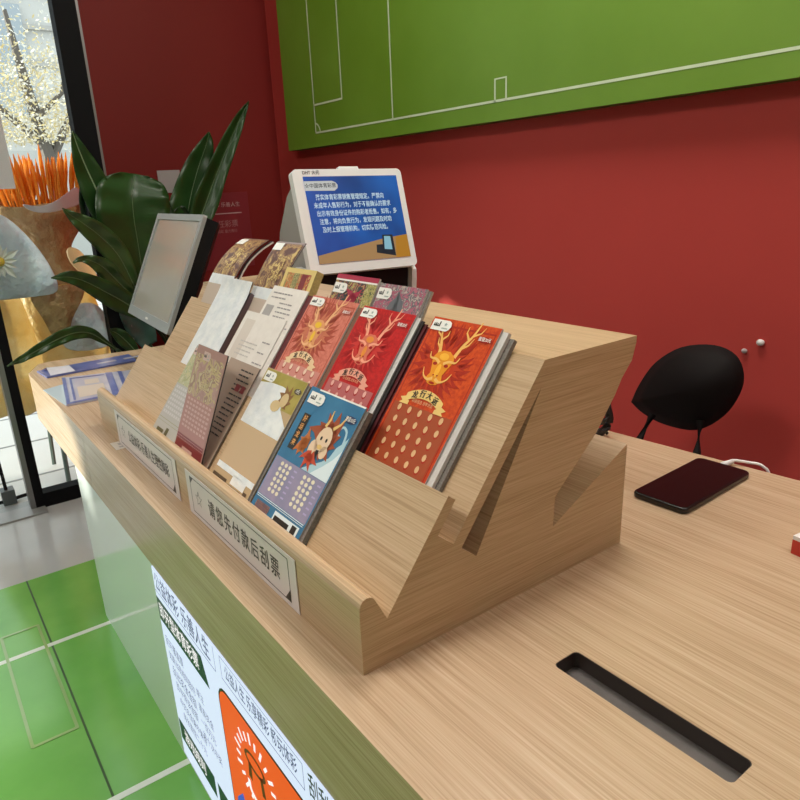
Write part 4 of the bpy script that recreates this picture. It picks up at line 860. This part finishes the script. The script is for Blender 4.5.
# ================================================================== PLANT
LFM = mat('leaf_green', (.011, .038, .007), .36, spec=.4, var=(9, (.019, .060, .012))); LFD = mat('leaf_dark', (.008, .024, .007), .4); RIB = mat('leaf_midrib', (.10, .16, .07), .4)
LFS = mat('leaf_spear', (.035, .085, .02), .35, var=(14, (.025, .06, .015)))
plant = thing('potted_plant', 'large plant with broad dark green leaves between the window post and the monitor', 'plant', Matrix.Translation((.80, 2.45, 0)))
PO = Vector((.80, 2.45, 0))
b = BM(); prof = [(.10, 0), (.135, .02), (.15, .30), (.158, .34), (.145, .34), (.138, .30)]
R = [[(r * math.cos(2 * PI * k / 24), r * math.sin(2 * PI * k / 24), z) for k in range(25)] for r, z in prof]
grid(b, R); bmesh.ops.remove_doubles(b, verts=b.verts, dist=1e-4); obj('pot', b, mat('black_pot', (.012, .012, .013), .3), plant, True)
b = BM(); bmesh.ops.create_circle(b, cap_ends=True, segments=24, radius=.142, matrix=Matrix.Translation((0, 0, .31))); obj('soil', b, mat('soil', (.03, .02, .014), .9), plant)
def leaf(pts, m, fold=.012, rib=True, stem=True, nu=7, rw=1.0, rm=None):
    """pts: (px, py, half width in px, depth y) from base to tip"""
    P = catmull(pts, 5); rows = []; ribp = []
    for i, (x, y, hw, dep) in enumerate(P):
        a = P[max(i - 1, 0)]; c = P[min(i + 1, len(P) - 1)]; tx_, ty2 = c[0] - a[0], c[1] - a[1]; l = math.hypot(tx_, ty2) or 1; nx, ny = -ty2 / l, tx_ / l
        hw = max(hw, .25); row = []
        for k in range(nu):
            u = k / (nu - 1) * 2 - 1
            q = at(x + nx * hw * u, y + ny * hw * u, 1, dep + fold * (1 - abs(u)) * min(1, hw / 12) + .006 * math.sin(i * 1.1 + u * 2) * abs(u)); row.append(q - PO)
        rows.append(row); ribp.append(row[nu // 2] + Vector((0, -.0022, 0)))
    o = obj('leaf', grid(BM(), rows), m, plant, True)
    sm = o.modifiers.new('t', 'SOLIDIFY'); sm.thickness = .0016
    if rib:
        n = len(ribp); obj('midrib', tube(BM(), ribp, [.0018 * rw * (1 - .8 * i / (n - 1)) for i in range(n)], 6), rm or RIB, o, True)
    if stem:
        base = ribp[0]; obj('petiole', tube(BM(), catmull([(random.uniform(-.03, .03), random.uniform(-.03, .03), .31), tuple((base * .5 + Vector((0, 0, .18 * (1 if base.z > .5 else .6))))), tuple(base)], 5), .0055, 6), LFD, o, True)
    return o
leaf([(150, 292, 6, 2.36), (138, 262, 9, 2.34), (122, 235, 14, 2.32), (104, 205, 16, 2.28), (88, 172, 13, 2.27), (78, 148, 7, 2.26), (72, 131, 1, 2.255)], LFM, rw=2.6, rm=mat('pale_midrib', (.22, .30, .17), .4))
leaf([(140, 300, 8, 2.42), (120, 262, 15, 2.40), (104, 226, 18, 2.36), (93, 198, 15, 2.33), (85, 178, 5, 2.31)], LFD, rib=False)
leaf([(146, 292, 6, 2.30), (142, 270, 17, 2.29), (138, 245, 29, 2.27), (134, 220, 36, 2.25), (132, 198, 37, 2.25), (133, 182, 31, 2.27), (134, 174, 14, 2.29)], LFM, fold=.03, nu=11)
leaf([(182, 240, 16, 2.46), (187, 215, 20, 2.46), (192, 190, 18, 2.46), (199, 165, 14, 2.46), (206, 145, 8, 2.46), (209, 132, 1, 2.46)], LFM)
leaf([(196, 232, 9, 2.42), (205, 205, 13, 2.42), (216, 175, 11, 2.42), (226, 150, 9.5, 2.42), (236, 127, 7, 2.42), (243, 112, 4, 2.42), (249, 101, .5, 2.42)], LFM, fold=.03)
leaf([(134, 286, 6, 2.28), (120, 258, 11, 2.25), (102, 238, 12, 2.22), (84, 224, 9, 2.19), (72, 216, 5, 2.18), (62, 208, .5, 2.17)], LFS)
leaf([(138, 300, 5, 2.26), (120, 284, 8, 2.22), (104, 268, 9, 2.19), (92, 261, 6, 2.17), (81, 259, 3, 2.16), (73, 263, 1, 2.15)], LFS)
leaf([(140, 312, 8, 2.24), (122, 301, 12, 2.20), (102, 290, 11, 2.16), (84, 281, 8.5, 2.13), (68, 277, 6, 2.11), (51, 278, .6, 2.10)], LFM)
leaf([(116, 349, 1.2, 2.24), (104, 341, 3, 2.22), (90, 333, 5.5, 2.19), (74, 333, 7, 2.16), (56, 340, 6.5, 2.13), (36, 351, 5, 2.11), (20, 360, 3, 2.10), (7, 366, .5, 2.09)], LFM)
leaf([(150, 345, 8, 2.30), (142, 330, 13, 2.29), (130, 318, 10, 2.28), (120, 312, 2, 2.27)], mat('leaf_teal', (.035, .085, .07), .3), rib=False)
leaf([(136, 352, 4, 2.26), (128, 343, 7, 2.25), (118, 334, 6, 2.24), (110, 330, 1, 2.23)], LFM)
leaf([(160, 300, 12, 2.44), (156, 270, 24, 2.44), (152, 240, 28, 2.43), (156, 215, 22, 2.43), (160, 196, 6, 2.43)], LFD, rib=False, nu=9)
leaf([(186, 330, 10, 2.46), (178, 290, 20, 2.46), (176, 250, 22, 2.46), (180, 222, 14, 2.46), (182, 206, 3, 2.46)], LFD, rib=False)
leaf([(128, 340, 8, 2.46), (122, 310, 14, 2.45), (118, 285, 12, 2.44), (112, 266, 2, 2.43)], LFD, rib=False)

# ================================================================== LIGHT
def area(name, loc, sx, sy, power, col, parent, rot=(0, 0, 0)):
    l = bpy.data.lights.new(name, 'AREA'); l.shape = 'RECTANGLE'; l.size = sx; l.size_y = sy; l.energy = power; l.color = col
    o = bpy.data.objects.new(name, l); link(o, parent); o.location = loc; o.rotation_euler = rot; return o
PANEL = mat('lamp_diffuser', (.9, .9, .88), .5, emit=(1, .96, .90), es=2.0)
k = 0
for x, y, P in ((.95, .85, 19), (.85, 2.0, .5), (-.9, .9, 24), (-.9, -1.3, 4), (1.0, -.4, 9)):
    t = thing('ceiling_lamp', ['square ceiling lamp above the rack', 'square ceiling lamp above the far counter end', 'square ceiling lamp above the customer side', 'square ceiling lamp behind the customers', 'square ceiling lamp above the near counter end'][k], 'lamp', Matrix.Translation((x, y, 2.4)), 'ceiling lamps'); k += 1
    boxo('frame', (-.32, -.32, -.035), (.32, .32, -.001), mat('lamp_frame', (.7, .7, .7), .4), t); boxo('diffuser', (-.3, -.3, -.039), (.3, .3, -.0352), PANEL, t)
    area('lamp_light', (0, 0, -.05), .6, .6, P, (1, .95, .88), t)
sun = bpy.data.lights.new('sun', 'SUN'); sun.energy = 9; sun.angle = math.radians(2); sun.color = (1, .94, .82)
so = bpy.data.objects.new('sun', sun); link(so); so.rotation_euler = Vector((.92, -.36, -.14)).to_track_quat('-Z', 'Y').to_euler()
w_ = bpy.data.worlds.new('sky'); SC.world = w_; w_.use_nodes = True
wn = w_.node_tree; bgN = wn.nodes['Background']; bgN.inputs['Color'].default_value = (.86, .93, 1.0, 1); bgN.inputs['Strength'].default_value = 1.8

# ================================================================== CAMERA
cam = bpy.data.cameras.new('camera'); cam.sensor_width = 36; cam.lens = F * 36 / 800; cam.shift_x = (400 - CX) / 800; cam.shift_y = (CY - 400) / 800; cam.clip_start = .02
co = bpy.data.objects.new('camera', cam); link(co)
Rm = Matrix((CM[0], -CM[1], -CM[2])).transposed(); co.matrix_world = Matrix.Translation(CAM) @ Rm.to_4x4()
SC.camera = co
SC.view_settings.view_transform = 'Standard'; SC.view_settings.look = 'None'; SC.view_settings.exposure = 0.0; SC.view_settings.gamma = 1.0
SC.view_settings.use_curve_mapping = False
